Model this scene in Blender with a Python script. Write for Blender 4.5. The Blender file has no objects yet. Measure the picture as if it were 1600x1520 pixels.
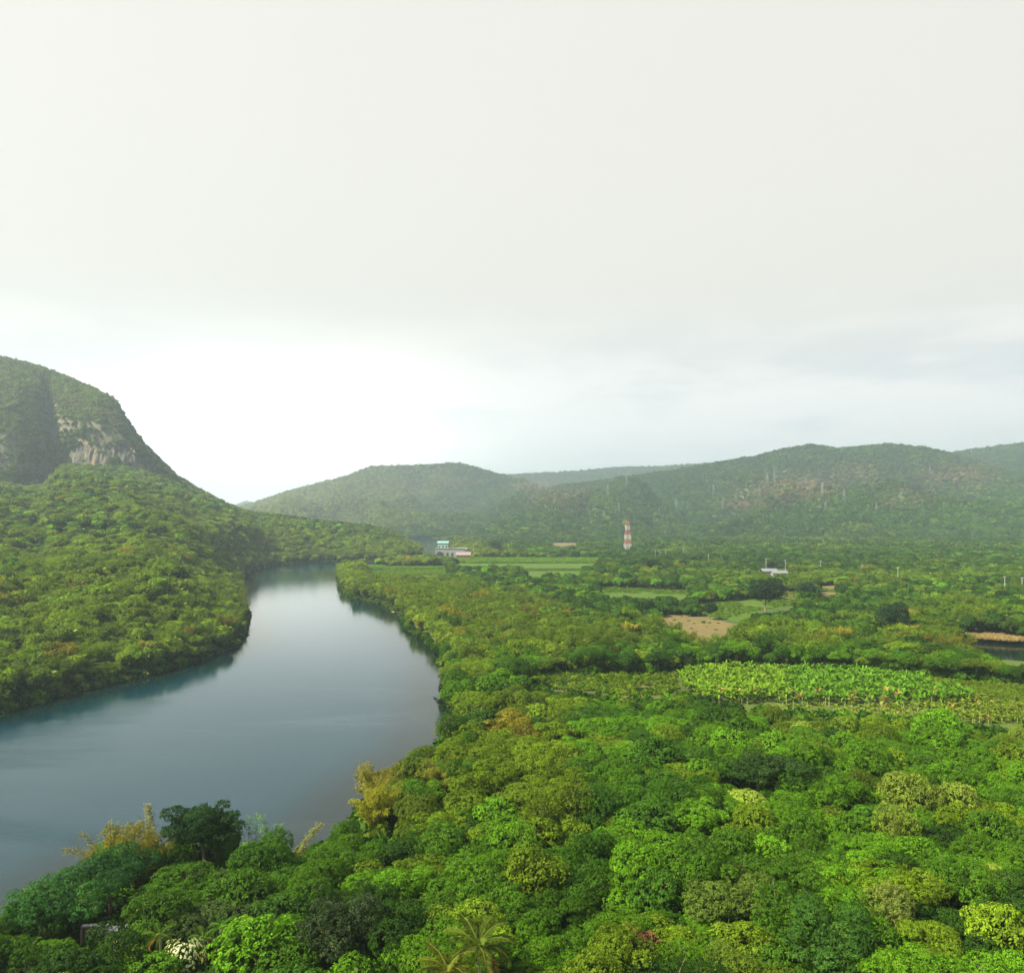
import bpy, math, random
import numpy as np
from mathutils import Vector, Matrix

random.seed(7)
rng = np.random.default_rng(7)
R_ = math.radians
scene = bpy.context.scene
col = scene.collection

# ------------------------------------------------------------------ camera
F, CX, HY, CAMZ = 1256.0, 800.0, 797.0, 60.0        # focal length in photo pixels, principal column, horizon row, drone height
cam_d = bpy.data.cameras.new('camera')
cam = bpy.data.objects.new('camera', cam_d)
col.objects.link(cam)
cam.location = (0, 0, CAMZ)
cam.rotation_euler = (R_(90), 0, 0)
cam_d.sensor_fit = 'HORIZONTAL'
cam_d.sensor_width = 36
cam_d.lens = 36 * F / 1600
cam_d.shift_y = (HY - 760) / 1600
cam_d.clip_start = 1
cam_d.clip_end = 30000
scene.camera = cam

# ------------------------------------------------------------------ light
SUN_AZ, SUN_EL = R_(-112), R_(45)                      # azimuth from +Y (camera forward) towards +X
sun_dir = Vector((math.sin(SUN_AZ) * math.cos(SUN_EL), math.cos(SUN_AZ) * math.cos(SUN_EL), math.sin(SUN_EL)))
sun_d = bpy.data.lights.new('sun', 'SUN')
sun_d.energy = 5.0
sun_d.angle = R_(0.6)
sun_d.color = (1.0, 0.93, 0.75)
sun = bpy.data.objects.new('sun', sun_d)
col.objects.link(sun)
sun.rotation_euler = sun_dir.to_track_quat('Z', 'Y').to_euler()

world = bpy.data.worlds.new("World")
scene.world = world
world.use_nodes = True
nt = world.node_tree
nt.nodes.clear()


class NB:
    """small node helper"""
    def __init__(s, tree):
        s.t = tree

    def n(s, typ, inputs=None, **kw):
        nd = s.t.nodes.new(typ)
        for k, v in kw.items():
            setattr(nd, k, v)
        for k, v in (inputs or {}).items():
            if isinstance(v, bpy.types.NodeSocket):
                s.t.links.new(v, nd.inputs[k])
            else:
                nd.inputs[k].default_value = v
        return nd

    def math(s, op, a, b=0.0, c=0.0, clamp=False):
        return s.n('ShaderNodeMath', {0: a, 1: b, 2: c}, operation=op, use_clamp=clamp).outputs[0]

    def mix(s, f, a, b, mode='MIX'):
        nd = s.n('ShaderNodeMix', data_type='RGBA', blend_type=mode)
        for i, v in ((0, f), (6, a), (7, b)):
            if isinstance(v, bpy.types.NodeSocket):
                s.t.links.new(v, nd.inputs[i])
            else:
                nd.inputs[i].default_value = v if i == 0 or len(v) == 4 else (*v, 1)
        return nd.outputs[2]

    def ramp(s, v, lo, hi):
        return s.n('ShaderNodeMapRange', {0: v, 1: lo, 2: hi, 3: 0.0, 4: 1.0}, clamp=True, interpolation_type='SMOOTHSTEP').outputs[0]

    def noise(s, vec, scale, detail=4, rough=0.55, out=0):
        return s.n('ShaderNodeTexNoise', {'Vector': vec, 'Scale': scale, 'Detail': detail, 'Roughness': rough}).outputs[out]

    def vm(s, op, a, b=(0, 0, 0)):
        nd = s.n('ShaderNodeVectorMath', {0: a, 1: b}, operation=op)
        return nd.outputs['Value'] if op in ('DOT_PRODUCT', 'LENGTH') else nd.outputs[0]


b = NB(nt)
geo = b.n('ShaderNodeTexCoord')
dirv = geo.outputs['Generated']
sep = b.n('ShaderNodeSeparateXYZ', {0: dirv})
el = sep.outputs[2]
sky = b.n('ShaderNodeTexSky', sky_type='NISHITA', sun_disc=False, sun_elevation=SUN_EL, sun_rotation=SUN_AZ, air_density=1.0, dust_density=1.0, ozone_density=1.6)
# thin, almost white cloud sheet; soft streaks low down; brightest part of the sheet low on the left
tall = b.n('ShaderNodeMapping', {0: dirv, 3: (1.0, 1.0, 4.5)}).outputs[0]
st = b.noise(tall, 1.9, 5, 0.55)
st2 = b.noise(tall, 4.6, 5, 0.6)
stm = b.math('ADD', b.math('MULTIPLY', st, 0.6), b.math('MULTIPLY', st2, 0.4))
streak = b.ramp(stm, 0.44, 0.56)
band = b.math('MULTIPLY', b.ramp(el, 0.0, 0.06), b.math('SUBTRACT', 1.0, b.ramp(el, 0.15, 0.30)))
white_hi = (2.853, 2.793, 2.564, 1)
low_blue = (3.051, 3.209, 3.175, 1)
greyblue = (2.57, 2.744, 2.774, 1)
pale = (3.366, 3.375, 3.272, 1)
lowc = b.mix(streak, greyblue, pale)
lowc = b.mix(b.math('SUBTRACT', 1.0, b.ramp(el, 0.01, 0.16)), lowc, low_blue)
lowf = b.math('SUBTRACT', 1.0, b.ramp(el, 0.12, 0.27))
cloud = b.mix(lowf, white_hi, lowc)
g_dir = Vector((-0.30, 1.0, 0.035)).normalized()
dg = b.vm('DOT_PRODUCT', dirv, tuple(g_dir))
glow1 = b.math('POWER', b.math('MAXIMUM', dg, 0.0), 60.0)
glow2 = b.math('POWER', b.math('MAXIMUM', dg, 0.0), 12.0)
gfac = b.math('MULTIPLY', b.math('ADD', b.math('MULTIPLY', glow1, 5.5), b.math('MULTIPLY', glow2, 0.35)), b.math('SUBTRACT', 1.0, b.ramp(el, 0.03, 0.27)))
gcol = b.mix(1.0, (1.0, 0.97, 0.80, 1), b.n('ShaderNodeCombineColor', {0: gfac, 1: gfac, 2: gfac}).outputs[0], 'MULTIPLY')
cloud = b.mix(1.0, cloud, gcol, 'ADD')
up = b.ramp(el, 0.53, 0.64)
nish = b.mix(1.0, sky.outputs[0], (1.0, 1.0, 1.0, 1), 'MULTIPLY')
skycol = b.mix(b.math('MULTIPLY', up, 0.95), cloud, nish)
below = b.ramp(el, -0.25, -0.02)
skycol = b.mix(below, (0.9, 1.05, 0.8, 1), skycol)
bg = b.n('ShaderNodeBackground', {'Color': skycol, 'Strength': 0.1})
nt.links.new(bg.outputs[0], b.n('ShaderNodeOutputWorld').inputs[0])

scene.view_settings.view_transform = 'Standard'
scene.view_settings.look = 'None'
scene.view_settings.exposure = 1.6
scene.view_settings.gamma = 1.0
scene.view_settings.use_curve_mapping = False
cy = scene.cycles
cy.max_bounces = 6
cy.diffuse_bounces = 3
cy.glossy_bounces = 3
cy.transmission_bounces = 4
cy.volume_bounces = 1
cy.transparent_max_bounces = 6
cy.use_denoising = True
cy.caustics_reflective = False
cy.caustics_refractive = False

# ------------------------------------------------------------------ numeric helpers
_perm = np.random.default_rng(11).random((256, 256))


def vnoise(x, y):
    xi, yi = np.floor(x).astype(int), np.floor(y).astype(int)
    fx, fy = x - xi, y - yi
    fx, fy = fx * fx * (3 - 2 * fx), fy * fy * (3 - 2 * fy)
    g = lambda a, c: _perm[a & 255, c & 255]
    return (g(xi, yi) * (1 - fx) + g(xi + 1, yi) * fx) * (1 - fy) + (g(xi, yi + 1) * (1 - fx) + g(xi + 1, yi + 1) * fx) * fy


def fbm(x, y, o=4, s=1.0):
    r, a, t = 0, 1.0, 0
    for i in range(o):
        r = r + a * vnoise(x / s + 17.3 * i, y / s - 9.1 * i)
        t += a
        a *= 0.5
        s *= 0.5
    return r / t


def sstep(a, c, x):
    t = np.clip((np.asarray(x) - a) / (c - a), 0, 1)
    return t * t * (3 - 2 * t)


def at(px, py, z=0.0):
    """ground point (x, y) seen at a photo pixel, at height z"""
    Y = (CAMZ - z) * F / (py - HY)
    return ((px - CX) / F * Y, Y)


def proj(X, Y, Z):
    return CX + F * X / Y, HY - F * (Z - CAMZ) / Y


def inpoly(x, y, P):
    x, y = np.asarray(x, float), np.asarray(y, float)
    r = np.zeros(x.shape, bool)
    n = len(P)
    for i in range(n):
        x1, y1 = P[i]
        x2, y2 = P[(i + 1) % n]
        if y1 == y2:
            continue
        c = ((y1 > y) != (y2 > y)) & (x < (x2 - x1) * (y - y1) / (y2 - y1) + x1)
        r ^= c
    return r


def dist_poly(x, y, P):
    d = np.full(np.shape(x), 1e9)
    n = len(P)
    for i in range(n):
        ax, ay = P[i]
        bx, by = P[(i + 1) % n]
        vx, vy = bx - ax, by - ay
        t = np.clip(((x - ax) * vx + (y - ay) * vy) / (vx * vx + vy * vy + 1e-9), 0, 1)
        d = np.minimum(d, np.hypot(x - ax - t * vx, y - ay - t * vy))
    return d


# ------------------------------------------------------------------ the plan of the valley
RIVER = [(-900, 165), (-500, 185), (-260, 215)] + [at(*p) for p in
         [(0, 1115), (100, 1086), (190, 1065), (300, 1036), (366, 1012), (380, 992), (386, 962), (378, 930), (374, 905), (398, 890), (430, 883), (480, 879), (530, 877)]] + [
         (-140, 950), (-118, 1060), (-140, 1250), (-190, 1420), (-230, 1530), (-210, 1700), (-100, 1780), (-60, 1700), (-140, 1600), (-130, 1500), (-95, 1300), (-70, 1080), (-85, 930), (-130, 850)] + [
         at(527, 893), at(533, 920), at(556, 936), at(600, 944), at(626, 958), at(640, 985), at(668, 1003), at(693, 1024), at(698, 1060), at(697, 1100), at(702, 1135), at(698, 1160)] + [
         at(600, 1188, 7), at(560, 1225, 7), at(520, 1278, 7), at(440, 1292, 7), at(300, 1298, 7), at(170, 1300, 7), at(132, 1352, 6), at(0, 1395, 6), at(-150, 1425, 6), (-170, 92), (-500, 60), (-900, 30)]
POND = [at(1498, 996), at(1540, 998), at(1600, 1003), at(1700, 1010), at(1800, 1030), at(1790, 1060), at(1650, 1062), at(1590, 1058), at(1560, 1045), at(1520, 1020)]

# what is open (no tall plants) in the photograph, as outlines seen from the drone
OPEN_WATER = [(-900, 1190), (-200, 1140), (0, 1113), (100, 1084), (190, 1063), (300, 1034), (368, 1010), (384, 985), (388, 962), (378, 930), (376, 905), (400, 891), (430, 884), (480, 880), (524, 879),
              (528, 900), (534, 922), (556, 938), (600, 946), (618, 956), (630, 985), (660, 1003), (688, 1024), (686, 1050), (690, 1080), (680, 1100), (694, 1130), (690, 1148), (640, 1158), (600, 1184), (546, 1196),
              (546, 1216), (572, 1238), (545, 1256), (516, 1284), (450, 1300), (380, 1292), (360, 1296), (300, 1300), (225, 1290), (140, 1318), (134, 1366), (60, 1388), (0, 1402), (-200, 1450), (-900, 1500)]
OPEN_POND = [(1500, 995), (1600, 1003), (1700, 1010), (1700, 1040), (1575, 1034), (1545, 1018)]
FIELD_PX = {
    'banana': [(1058, 1048), (1130, 1040), (1330, 1045), (1440, 1054), (1530, 1080), (1600, 1085), (1700, 1092), (1700, 1140), (1560, 1134), (1480, 1118), (1330, 1112), (1200, 1105), (1120, 1098), (1060, 1075)],
    'crop': [(815, 1056), (1058, 1052), (1060, 1078), (1040, 1088), (960, 1085), (850, 1075)],
    'meadow_right': [(1425, 1056), (1600, 1070), (1700, 1078), (1700, 1100), (1535, 1088)],
    'brown': [(1026, 960), (1060, 961), (1110, 968), (1165, 981), (1120, 987), (1088, 988), (1060, 972), (1030, 968)],
    'green': [(1085, 945), (1160, 936), (1245, 937), (1250, 944), (1180, 955), (1130, 968), (1095, 960)],
    'soil_a': [(1214, 924), (1252, 923), (1252, 934), (1214, 935)],
    'soil_b': [(1273, 915), (1312, 915), (1308, 925), (1275, 926)],
    'rows_left': [(566, 884), (700, 884), (702, 895), (575, 898)],
    'strip_a': [(708, 872), (942, 873), (925, 880), (720, 880)],
    'strip_b': [(815, 888), (915, 888), (910, 892), (815, 893)],
    'strip_c': [(930, 916), (1080, 922), (1075, 929), (950, 926)],
    'strip_d': [(860, 848), (905, 848), (905, 851), (860, 851)],
    'shed': [(128, 1446), (192, 1446), (190, 1466), (150, 1470), (128, 1462)],
    'house_a': [(678, 848), (703, 848), (708, 858), (728, 860), (742, 868), (742, 875), (712, 875), (710, 868), (678, 864)],
    'house_b': [(1190, 888), (1236, 889), (1234, 897), (1192, 897)],
    'tower': [(972, 830), (988, 830), (990, 857), (970, 857)],
}
OPENS = [OPEN_WATER, OPEN_POND] + list(FIELD_PX.values())


def river_sd(x, y):
    """distance to the water's edge, negative in the water"""
    d = np.full(np.shape(x), 1e9)
    for P in (RIVER, POND):
        q = dist_poly(x, y, P)
        q = np.where(inpoly(x, y, P), -q, q)
        d = np.minimum(d, q)
    return d


def I(px, tab):
    return np.interp(px, [t[0] for t in tab], [t[1] for t in tab])


L_CREST = [(-900, 470), (-300, 515), (0, 560), (60, 573), (110, 592), (150, 608), (180, 631), (200, 664), (225, 695), (250, 720), (275, 745), (310, 765), (345, 783), (375, 796), (395, 802), (420, 803), (470, 811), (530, 818), (580, 826), (630, 842), (665, 858), (700, 885)]
L_CY = [(-900, 1280), (0, 1300), (180, 1330), (250, 1280), (310, 1240), (420, 1150), (530, 1120), (660, 1180)]
L_BASE = [(-900, 740), (-60, 745), (0, 756), (40, 765), (70, 762), (95, 731), (200, 733), (245, 746), (275, 757), (310, 775)]
L_YB = [(-900, 1090), (-100, 1050), (25, 1058), (55, 1095), (78, 1150), (100, 1122), (150, 1108), (205, 1112), (240, 1128), (300, 1135)]
L_FOOT = [(-900, 200), (0, 240), (200, 285), (360, 350), (385, 450), (400, 790), (430, 890), (530, 945), (700, 1010)]
M_CREST = [(250, 830), (385, 791), (400, 786), (450, 769), (500, 756), (540, 746), (580, 730), (640, 729), (715, 725), (740, 730), (770, 740), (830, 756), (900, 778), (980, 815)]
F_CREST = [(600, 830), (700, 790), (770, 745), (840, 741), (900, 738), (960, 732), (1030, 731), (1110, 725), (1200, 726), (1300, 745)]
R_CREST = [(640, 830), (760, 790), (830, 768), (870, 761), (960, 749), (1050, 736), (1110, 725), (1180, 713), (1230, 701), (1265, 695), (1310, 701), (1340, 698), (1390, 694), (1440, 699), (1485, 709), (1540, 726), (1620, 750), (1800, 770), (2600, 780)]
RR_CREST = [(1150, 850), (1350, 765), (1430, 725), (1485, 709), (1520, 703), (1560, 698), (1600, 693), (1700, 685), (2000, 670), (2800, 690)]
T_CREST = [(250, 830), (350, 798), (385, 785), (410, 791), (470, 812)]


def apron_z(px, Yb):
    return CAMZ + (HY - I(px, L_BASE)) * Yb / F - 6


def hill(px, Y, crest, Yc, Yf, p, gul, X, seed, canopy=7):
    Zc = np.maximum(CAMZ + (HY - I(px, crest)) * Yc / F - canopy, 0)
    s = np.clip((Y - Yf) / (Yc - Yf), 0, 1)
    z = Zc * s ** p
    n = fbm(X + seed * 311, Y * 0.45 + seed * 77, 5, 420.0) - 0.5
    r = 1 - 2 * np.abs(fbm(X * 1.0 + seed * 131, Y * 0.35 + seed * 53, 4, 300.0) - 0.5) * 2
    z = z + gul * (n * 1.3 + (r - 0.75) * 0.9) * (s * (1 - s) * 4) ** 0.8 * np.clip(Zc / 120, 0, 1)
    back = np.clip((Y - Yc) / 900.0, 0, 3)
    return np.where(Y > Yc, Zc * (1 - 0.8 * sstep(0, 1.6, back)), z)


def ground(X, Y, sd=None):
    X, Y = np.asarray(X, float), np.asarray(Y, float)
    Ys = np.maximum(Y, 60.0)
    px = CX + F * X / Ys
    px = np.clip(px, -900, 2800)
    # left mountain: apron, wall, dome
    Yb, Yc, Yf = I(px, L_YB), I(px, L_CY), I(px, L_FOOT)
    Zc = CAMZ + (HY - I(px, L_CREST)) * Yc / F - 7
    Zb = np.minimum(apron_z(px, Yb), Zc)
    s = np.clip((Y - Yf) / (Yb - Yf), 0, 1)
    wig = (fbm(X, Y, 4, 160.0) - 0.5)
    za = Zb * s ** 0.92 + wig * 55 * np.clip(s * (1 - s) * 4, 0, 1) * np.clip(Zb / 60, 0, 1)
    domed = np.clip(px, 0, 1)
    hgt = np.maximum(Zc - Zb, 0)
    wall_h = np.minimum(hgt * 0.45, 58)
    t = np.clip((Y - Yb) / np.maximum(Yc - Yb, 1), 0, 1)
    zw = Zb + wall_h * np.clip((Y - Yb) / 14.0, 0, 1) + (hgt - wall_h) * np.sin(t * math.pi / 2) ** 0.9 + (wig * 42 + (fbm(X * 1.0, Y * 0.25 + 900, 3, 60.0) - 0.5) * 26) * np.clip(hgt / 100, 0, 1) * (t * (1 - t) * 4)
    right = sstep(300, 340, px)                      # right of the dome the apron simply runs up to its crest
    s2 = np.clip((Y - Yf) / (Yc - Yf), 0, 1)
    zr = Zc * s2 ** 0.85 + wig * 22 * (s2 * (1 - s2) * 4)
    zl = np.where(Y < Yb, za, zw) * (1 - right) + zr * right
    zl = np.where(Y > Yc, Zc * (1 - 0.9 * sstep(0, 900, Y - Yc)), zl)
    zl = np.where((px < 700) & (Y > 100), zl, 0) * (1 - sstep(640, 700, px))
    zz = [zl,
          hill(px, Y, M_CREST, 3000.0, 1850.0, 1.15, 105, X, 1),
          hill(px, Y, F_CREST, 4200.0, 3300.0, 1.0, 40, X, 2),
          hill(px, Y, R_CREST, 2500.0, 1480.0, 1.25, 120, X, 3),
          hill(px, Y, RR_CREST, 3150.0, 2000.0, 1.2, 60, X, 4),
          hill(px, Y, T_CREST, 6000.0, 5000.0, 1.0, 20, X, 5)]
    z = np.maximum.reduce(zz)
    if sd is None:
        sd = river_sd(X, Y)
    z = z * sstep(0, 45, sd)
    z = np.maximum(z, 0) + 3.0 * sstep(-1, 9, sd)
    return np.where(sd < 0, np.maximum(-3.0, sd * 0.5) + 3.0 * sstep(-1, 9, sd), z)


# ------------------------------------------------------------------ materials
MATS = {}


def mat(name):
    m = bpy.data.materials.new(name)
    m.use_nodes = True
    m.node_tree.nodes.clear()
    MATS[name] = m
    return m, NB(m.node_tree)


def finish(m, bb, shader):
    m.node_tree.links.new(shader, bb.n('ShaderNodeOutputMaterial').inputs[0])
    return m


def leaf_mat(name, trans=0.34, dead=(0.15, 0.12, 0.025), var=0.6, gloss=0.06):
    m, bb = mat(name)
    tint = bb.n('ShaderNodeAttribute', attribute_name='tint', attribute_type='INSTANCER').outputs['Color']
    lv = bb.n('ShaderNodeAttribute', attribute_name='lv', attribute_type='GEOMETRY').outputs['Fac']
    rnd = bb.n('ShaderNodeObjectInfo').outputs['Random']
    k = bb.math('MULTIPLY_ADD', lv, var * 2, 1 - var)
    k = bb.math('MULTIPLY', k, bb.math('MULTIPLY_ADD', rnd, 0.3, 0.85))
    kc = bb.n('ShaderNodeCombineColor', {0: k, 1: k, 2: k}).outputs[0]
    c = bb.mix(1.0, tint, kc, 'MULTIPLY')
    # a few leaves yellow or browned
    c = bb.mix(bb.math('MULTIPLY', bb.ramp(lv, 0.93, 1.0), 0.55), c, (*dead, 1))
    p = bb.n('ShaderNodeBsdfPrincipled', {'Base Color': c, 'Roughness': 0.5, 'Specular IOR Level': gloss})
    warm = bb.mix(1.0, c, (1.3, 1.3, 0.45, 1), 'MULTIPLY')
    t = bb.n('ShaderNodeBsdfTranslucent', {'Color': warm})
    mx = bb.n('ShaderNodeMixShader', {0: trans, 1: p.outputs[0], 2: t.outputs[0]})
    return finish(m, bb, mx.outputs[0])


def plain_mat(name, colr, rough=0.8, spec=0.3, nscale=3.0, namp=0.35, bump=0.0, metallic=0.0):
    m, bb = mat(name)
    pos = bb.n('ShaderNodeNewGeometry').outputs['Position']
    nz = bb.noise(pos, nscale, 4, 0.6)
    k = bb.math('MULTIPLY_ADD', nz, namp * 2, 1 - namp)
    c = bb.mix(1.0, (*colr, 1), bb.n('ShaderNodeCombineColor', {0: k, 1: k, 2: k}).outputs[0], 'MULTIPLY')
    ins = {'Base Color': c, 'Roughness': rough, 'Specular IOR Level': spec, 'Metallic': metallic}
    if bump:
        ins['Normal'] = bb.n('ShaderNodeBump', {'Strength': bump, 'Height': nz}).outputs[0]
    return finish(m, bb, bb.n('ShaderNodeBsdfPrincipled', ins).outputs[0])


leaf_mat('broad_leaves')
leaf_mat('bamboo_leaves', 0.42, (0.35, 0.24, 0.05), 0.5)
leaf_mat('big_leaves', 0.38, (0.20, 0.16, 0.04), 0.35, 0.05)
plain_mat('bark', (0.16, 0.12, 0.085), 0.9, 0.2, 5, 0.4)
plain_mat('pale_bark', (0.30, 0.27, 0.20), 0.9, 0.2, 5, 0.4)
plain_mat('culm', (0.22, 0.24, 0.06), 0.5, 0.4, 2, 0.3)
plain_mat('banana_stem', (0.16, 0.18, 0.06), 0.7, 0.3, 6, 0.5)
plain_mat('white_wall', (0.19, 0.20, 0.185), 0.7, 0.3, 0.8, 0.12)
plain_mat('green_wall', (0.22, 0.38, 0.31), 0.7, 0.3, 0.8, 0.12)
plain_mat('brown_wall', (0.28, 0.12, 0.08), 0.8, 0.3, 0.8, 0.2)
plain_mat('pale_roof', (0.14, 0.145, 0.14), 0.5, 0.4, 0.5, 0.2)
plain_mat('teal_roof', (0.16, 0.28, 0.25), 0.5, 0.4, 0.5, 0.15)
plain_mat('pink_roof', (0.20, 0.15, 0.13), 0.6, 0.3, 0.5, 0.15)
plain_mat('blue_roof', (0.20, 0.30, 0.46), 0.5, 0.4, 0.5, 0.15)
plain_mat('rust_roof', (0.38, 0.30, 0.25), 0.7, 0.3, 0.6, 0.3)
plain_mat('dark_glass', (0.03, 0.035, 0.04), 0.15, 0.6, 1, 0.1)
plain_mat('red_paint', (0.26, 0.05, 0.03), 0.55, 0.4, 2, 0.15)
plain_mat('white_paint', (0.34, 0.34, 0.33), 0.55, 0.4, 2, 0.1)
plain_mat('galvanised', (0.24, 0.28, 0.28), 0.45, 0.5, 2, 0.15)
plain_mat('concrete', (0.32, 0.32, 0.30), 0.85, 0.3, 1.2, 0.25)
plain_mat('old_concrete', (0.13, 0.13, 0.13), 0.9, 0.2, 0.9, 0.4, 0.4)
plain_mat('tan_block', (0.42, 0.32, 0.18), 0.9, 0.2, 1.5, 0.3)
plain_mat('red_brick', (0.25, 0.09, 0.05), 0.9, 0.2, 1.5, 0.3)
plain_mat('dry_reed', (0.36, 0.26, 0.11), 0.9, 0.1, 1.5, 0.4)
plain_mat('driftwood', (0.14, 0.12, 0.08), 0.9, 0.1, 1.5, 0.4)


def ground_mat():
    m, bb = mat('forest_floor')
    pos = bb.n('ShaderNodeNewGeometry').outputs['Position']
    n1 = bb.noise(pos, 0.06, 5, 0.6)
    n2 = bb.noise(pos, 0.9, 4, 0.7)
    c = bb.mix(bb.ramp(n1, 0.35, 0.65), (0.030, 0.050, 0.012, 1), (0.075, 0.075, 0.028, 1))
    c = bb.mix(bb.math('MULTIPLY', n2, 0.5), c, (0.05, 0.085, 0.015, 1))
    nz = bb.n('ShaderNodeSeparateXYZ', {0: bb.n('ShaderNodeNewGeometry').outputs['Normal']}).outputs[2]
    rockc = bb.mix(bb.ramp(n2, 0.35, 0.65), (0.055, 0.06, 0.035, 1), (0.15, 0.135, 0.095, 1))
    c = bb.mix(bb.ramp(nz, 0.75, 0.55), c, rockc)
    return finish(m, bb, bb.n('ShaderNodeBsdfPrincipled', {'Base Color': c, 'Roughness': 0.95, 'Specular IOR Level': 0.1}).outputs[0])


ground_mat()


def field_mat(name, c1, c2, scale=0.25, rows=None):
    m, bb = mat(name)
    pos = bb.n('ShaderNodeNewGeometry').outputs['Position']
    n1 = bb.noise(pos, scale, 5, 0.6)
    n2 = bb.noise(pos, scale * 9, 3, 0.7)
    f = bb.ramp(bb.math('ADD', bb.math('MULTIPLY', n1, 0.65), bb.math('MULTIPLY', n2, 0.35)), 0.38, 0.62)
    c = bb.mix(f, (*c1, 1), (*c2, 1))
    nrm = bb.n('ShaderNodeBump', {'Strength': 0.6, 'Distance': 0.5, 'Height': n2}).outputs[0]
    return finish(m, bb, bb.n('ShaderNodeBsdfPrincipled', {'Base Color': c, 'Roughness': 0.95, 'Specular IOR Level': 0.1, 'Normal': nrm}).outputs[0])


field_mat('dry_field', (0.145, 0.098, 0.038), (0.09, 0.085, 0.03))
field_mat('red_soil', (0.17, 0.10, 0.045), (0.09, 0.10, 0.03))
field_mat('fresh_field', (0.036, 0.080, 0.006), (0.066, 0.100, 0.010))
field_mat('crop_soil', (0.09, 0.08, 0.025), (0.05, 0.08, 0.014))
field_mat('meadow', (0.05, 0.085, 0.012), (0.075, 0.09, 0.018))


def rock_mat():
    m, bb = mat('cliff_rock')
    pos = bb.n('ShaderNodeNewGeometry').outputs['Position']
    st_ = bb.n('ShaderNodeMapping', {0: pos, 3: (0.11, 0.11, 0.025)}).outputs[0]
    n1 = bb.noise(st_, 1.0, 6, 0.65)
    n2 = bb.noise(pos, 0.018, 3, 0.5)
    n3 = bb.noise(pos, 0.25, 4, 0.7)
    grey = bb.mix(bb.ramp(n1, 0.35, 0.62), (0.04, 0.042, 0.032, 1), (0.11, 0.10, 0.08, 1))
    tan = bb.mix(bb.ramp(n3, 0.3, 0.7), (0.17, 0.10, 0.055, 1), (0.23, 0.155, 0.09, 1))
    c = bb.mix(bb.ramp(bb.math('ADD', n2, bb.math('MULTIPLY', n1, 0.35)), 0.70, 0.80), grey, tan)
    nrm = bb.n('ShaderNodeBump', {'Strength': 0.9, 'Distance': 3.0, 'Height': n1}).outputs[0]
    return finish(m, bb, bb.n('ShaderNodeBsdfPrincipled', {'Base Color': c, 'Roughness': 0.95, 'Specular IOR Level': 0.15, 'Normal': nrm}).outputs[0])


rock_mat()


def water_mat():
    m, bb = mat('river_water')
    pos = bb.n('ShaderNodeNewGeometry').outputs['Position']
    w1 = bb.noise(bb.n('ShaderNodeMapping', {0: pos, 2: (0, 0, 0.5), 3: (1.0, 2.2, 1)}).outputs[0], 0.45, 5, 0.7)
    w2 = bb.noise(pos, 0.12, 3, 0.5)
    calm = bb.ramp(bb.noise(bb.n('ShaderNodeMapping', {0: pos, 2: (0, 0, 0.3), 3: (0.6, 1.8, 1)}).outputs[0], 0.012, 3, 0.5), 0.35, 0.65)
    h = bb.math('ADD', w1, bb.math('MULTIPLY', w2, 1.2))
    sy = bb.n('ShaderNodeSeparateXYZ', {0: pos}).outputs[1]
    # wind ruffles the near reach; the far reach lies sheltered and calm
    ruffled = bb.math('SUBTRACT', 1.0, bb.ramp(bb.math('MULTIPLY_ADD', calm, 130.0, sy), 170.0, 330.0))
    gust = bb.noise(bb.n('ShaderNodeMapping', {0: pos, 2: (0, 0, -0.25), 3: (0.5, 1.9, 1)}).outputs[0], 0.02, 5, 0.6)
    ruffled = bb.math('MULTIPLY', ruffled, bb.math('MULTIPLY_ADD', bb.ramp(gust, 0.38, 0.62), 1.3, 0.35))
    nrm = bb.n('ShaderNodeBump', {'Strength': bb.math('MULTIPLY_ADD', ruffled, 0.16, 0.035), 'Distance': 0.5, 'Height': h}).outputs[0]
    shore = bb.n('ShaderNodeAttribute', attribute_name='shore', attribute_type='GEOMETRY').outputs['Fac']
    # bank reflection darkened into the water colour near shore; blue green channel
    base = bb.mix(bb.ramp(shore, 4.0, 26.0), (0.002, 0.0085, 0.007, 1), (0.002, 0.022, 0.032, 1))
    p = bb.n('ShaderNodeBsdfPrincipled', {'Base Color': base, 'Roughness': 0.07, 'IOR': 1.333, 'Specular IOR Level': 0.5, 'Normal': nrm})
    return finish(m, bb, p.outputs[0])


water_mat()

# ------------------------------------------------------------------ object helpers


def link(o):
    col.objects.link(o)
    return o


def tag(o, label=None, cat=None, group=None, kind=None):
    if label: o['label'] = label
    if cat: o['category'] = cat
    if group: o['group'] = group
    if kind: o['kind'] = kind
    return o


def np_mesh(name, V, polys, m, attrs=None, smooth=False):
    """V (n,3); polys: (k,3) or (k,4) int array, or list of these"""
    me = bpy.data.meshes.new(name)
    V = np.asarray(V, np.float32)
    if not isinstance(polys, list):
        polys = [polys]
    polys = [np.asarray(p, np.int32) for p in polys if len(p)]
    nl = sum(p.size for p in polys)
    npoly = sum(len(p) for p in polys)
    me.vertices.add(len(V))
    me.vertices.foreach_set('co', V.ravel())
    me.loops.add(nl)
    me.loops.foreach_set('vertex_index', np.concatenate([p.ravel() for p in polys]))
    me.polygons.add(npoly)
    tot = np.concatenate([np.full(len(p), p.shape[1], np.int32) for p in polys])
    me.polygons.foreach_set('loop_start', np.concatenate([[0], np.cumsum(tot)[:-1]]).astype(np.int32))
    me.polygons.foreach_set('loop_total', tot)
    me.polygons.foreach_set('use_smooth', np.full(npoly, smooth))
    me.update(calc_edges=True)
    for k, a in (attrs or {}).items():
        at_ = me.attributes.new(k, 'FLOAT', 'POINT')
        at_.data.foreach_set('value', np.asarray(a, np.float32))
    if m:
        me.materials.append(MATS[m])
    return me


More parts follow.
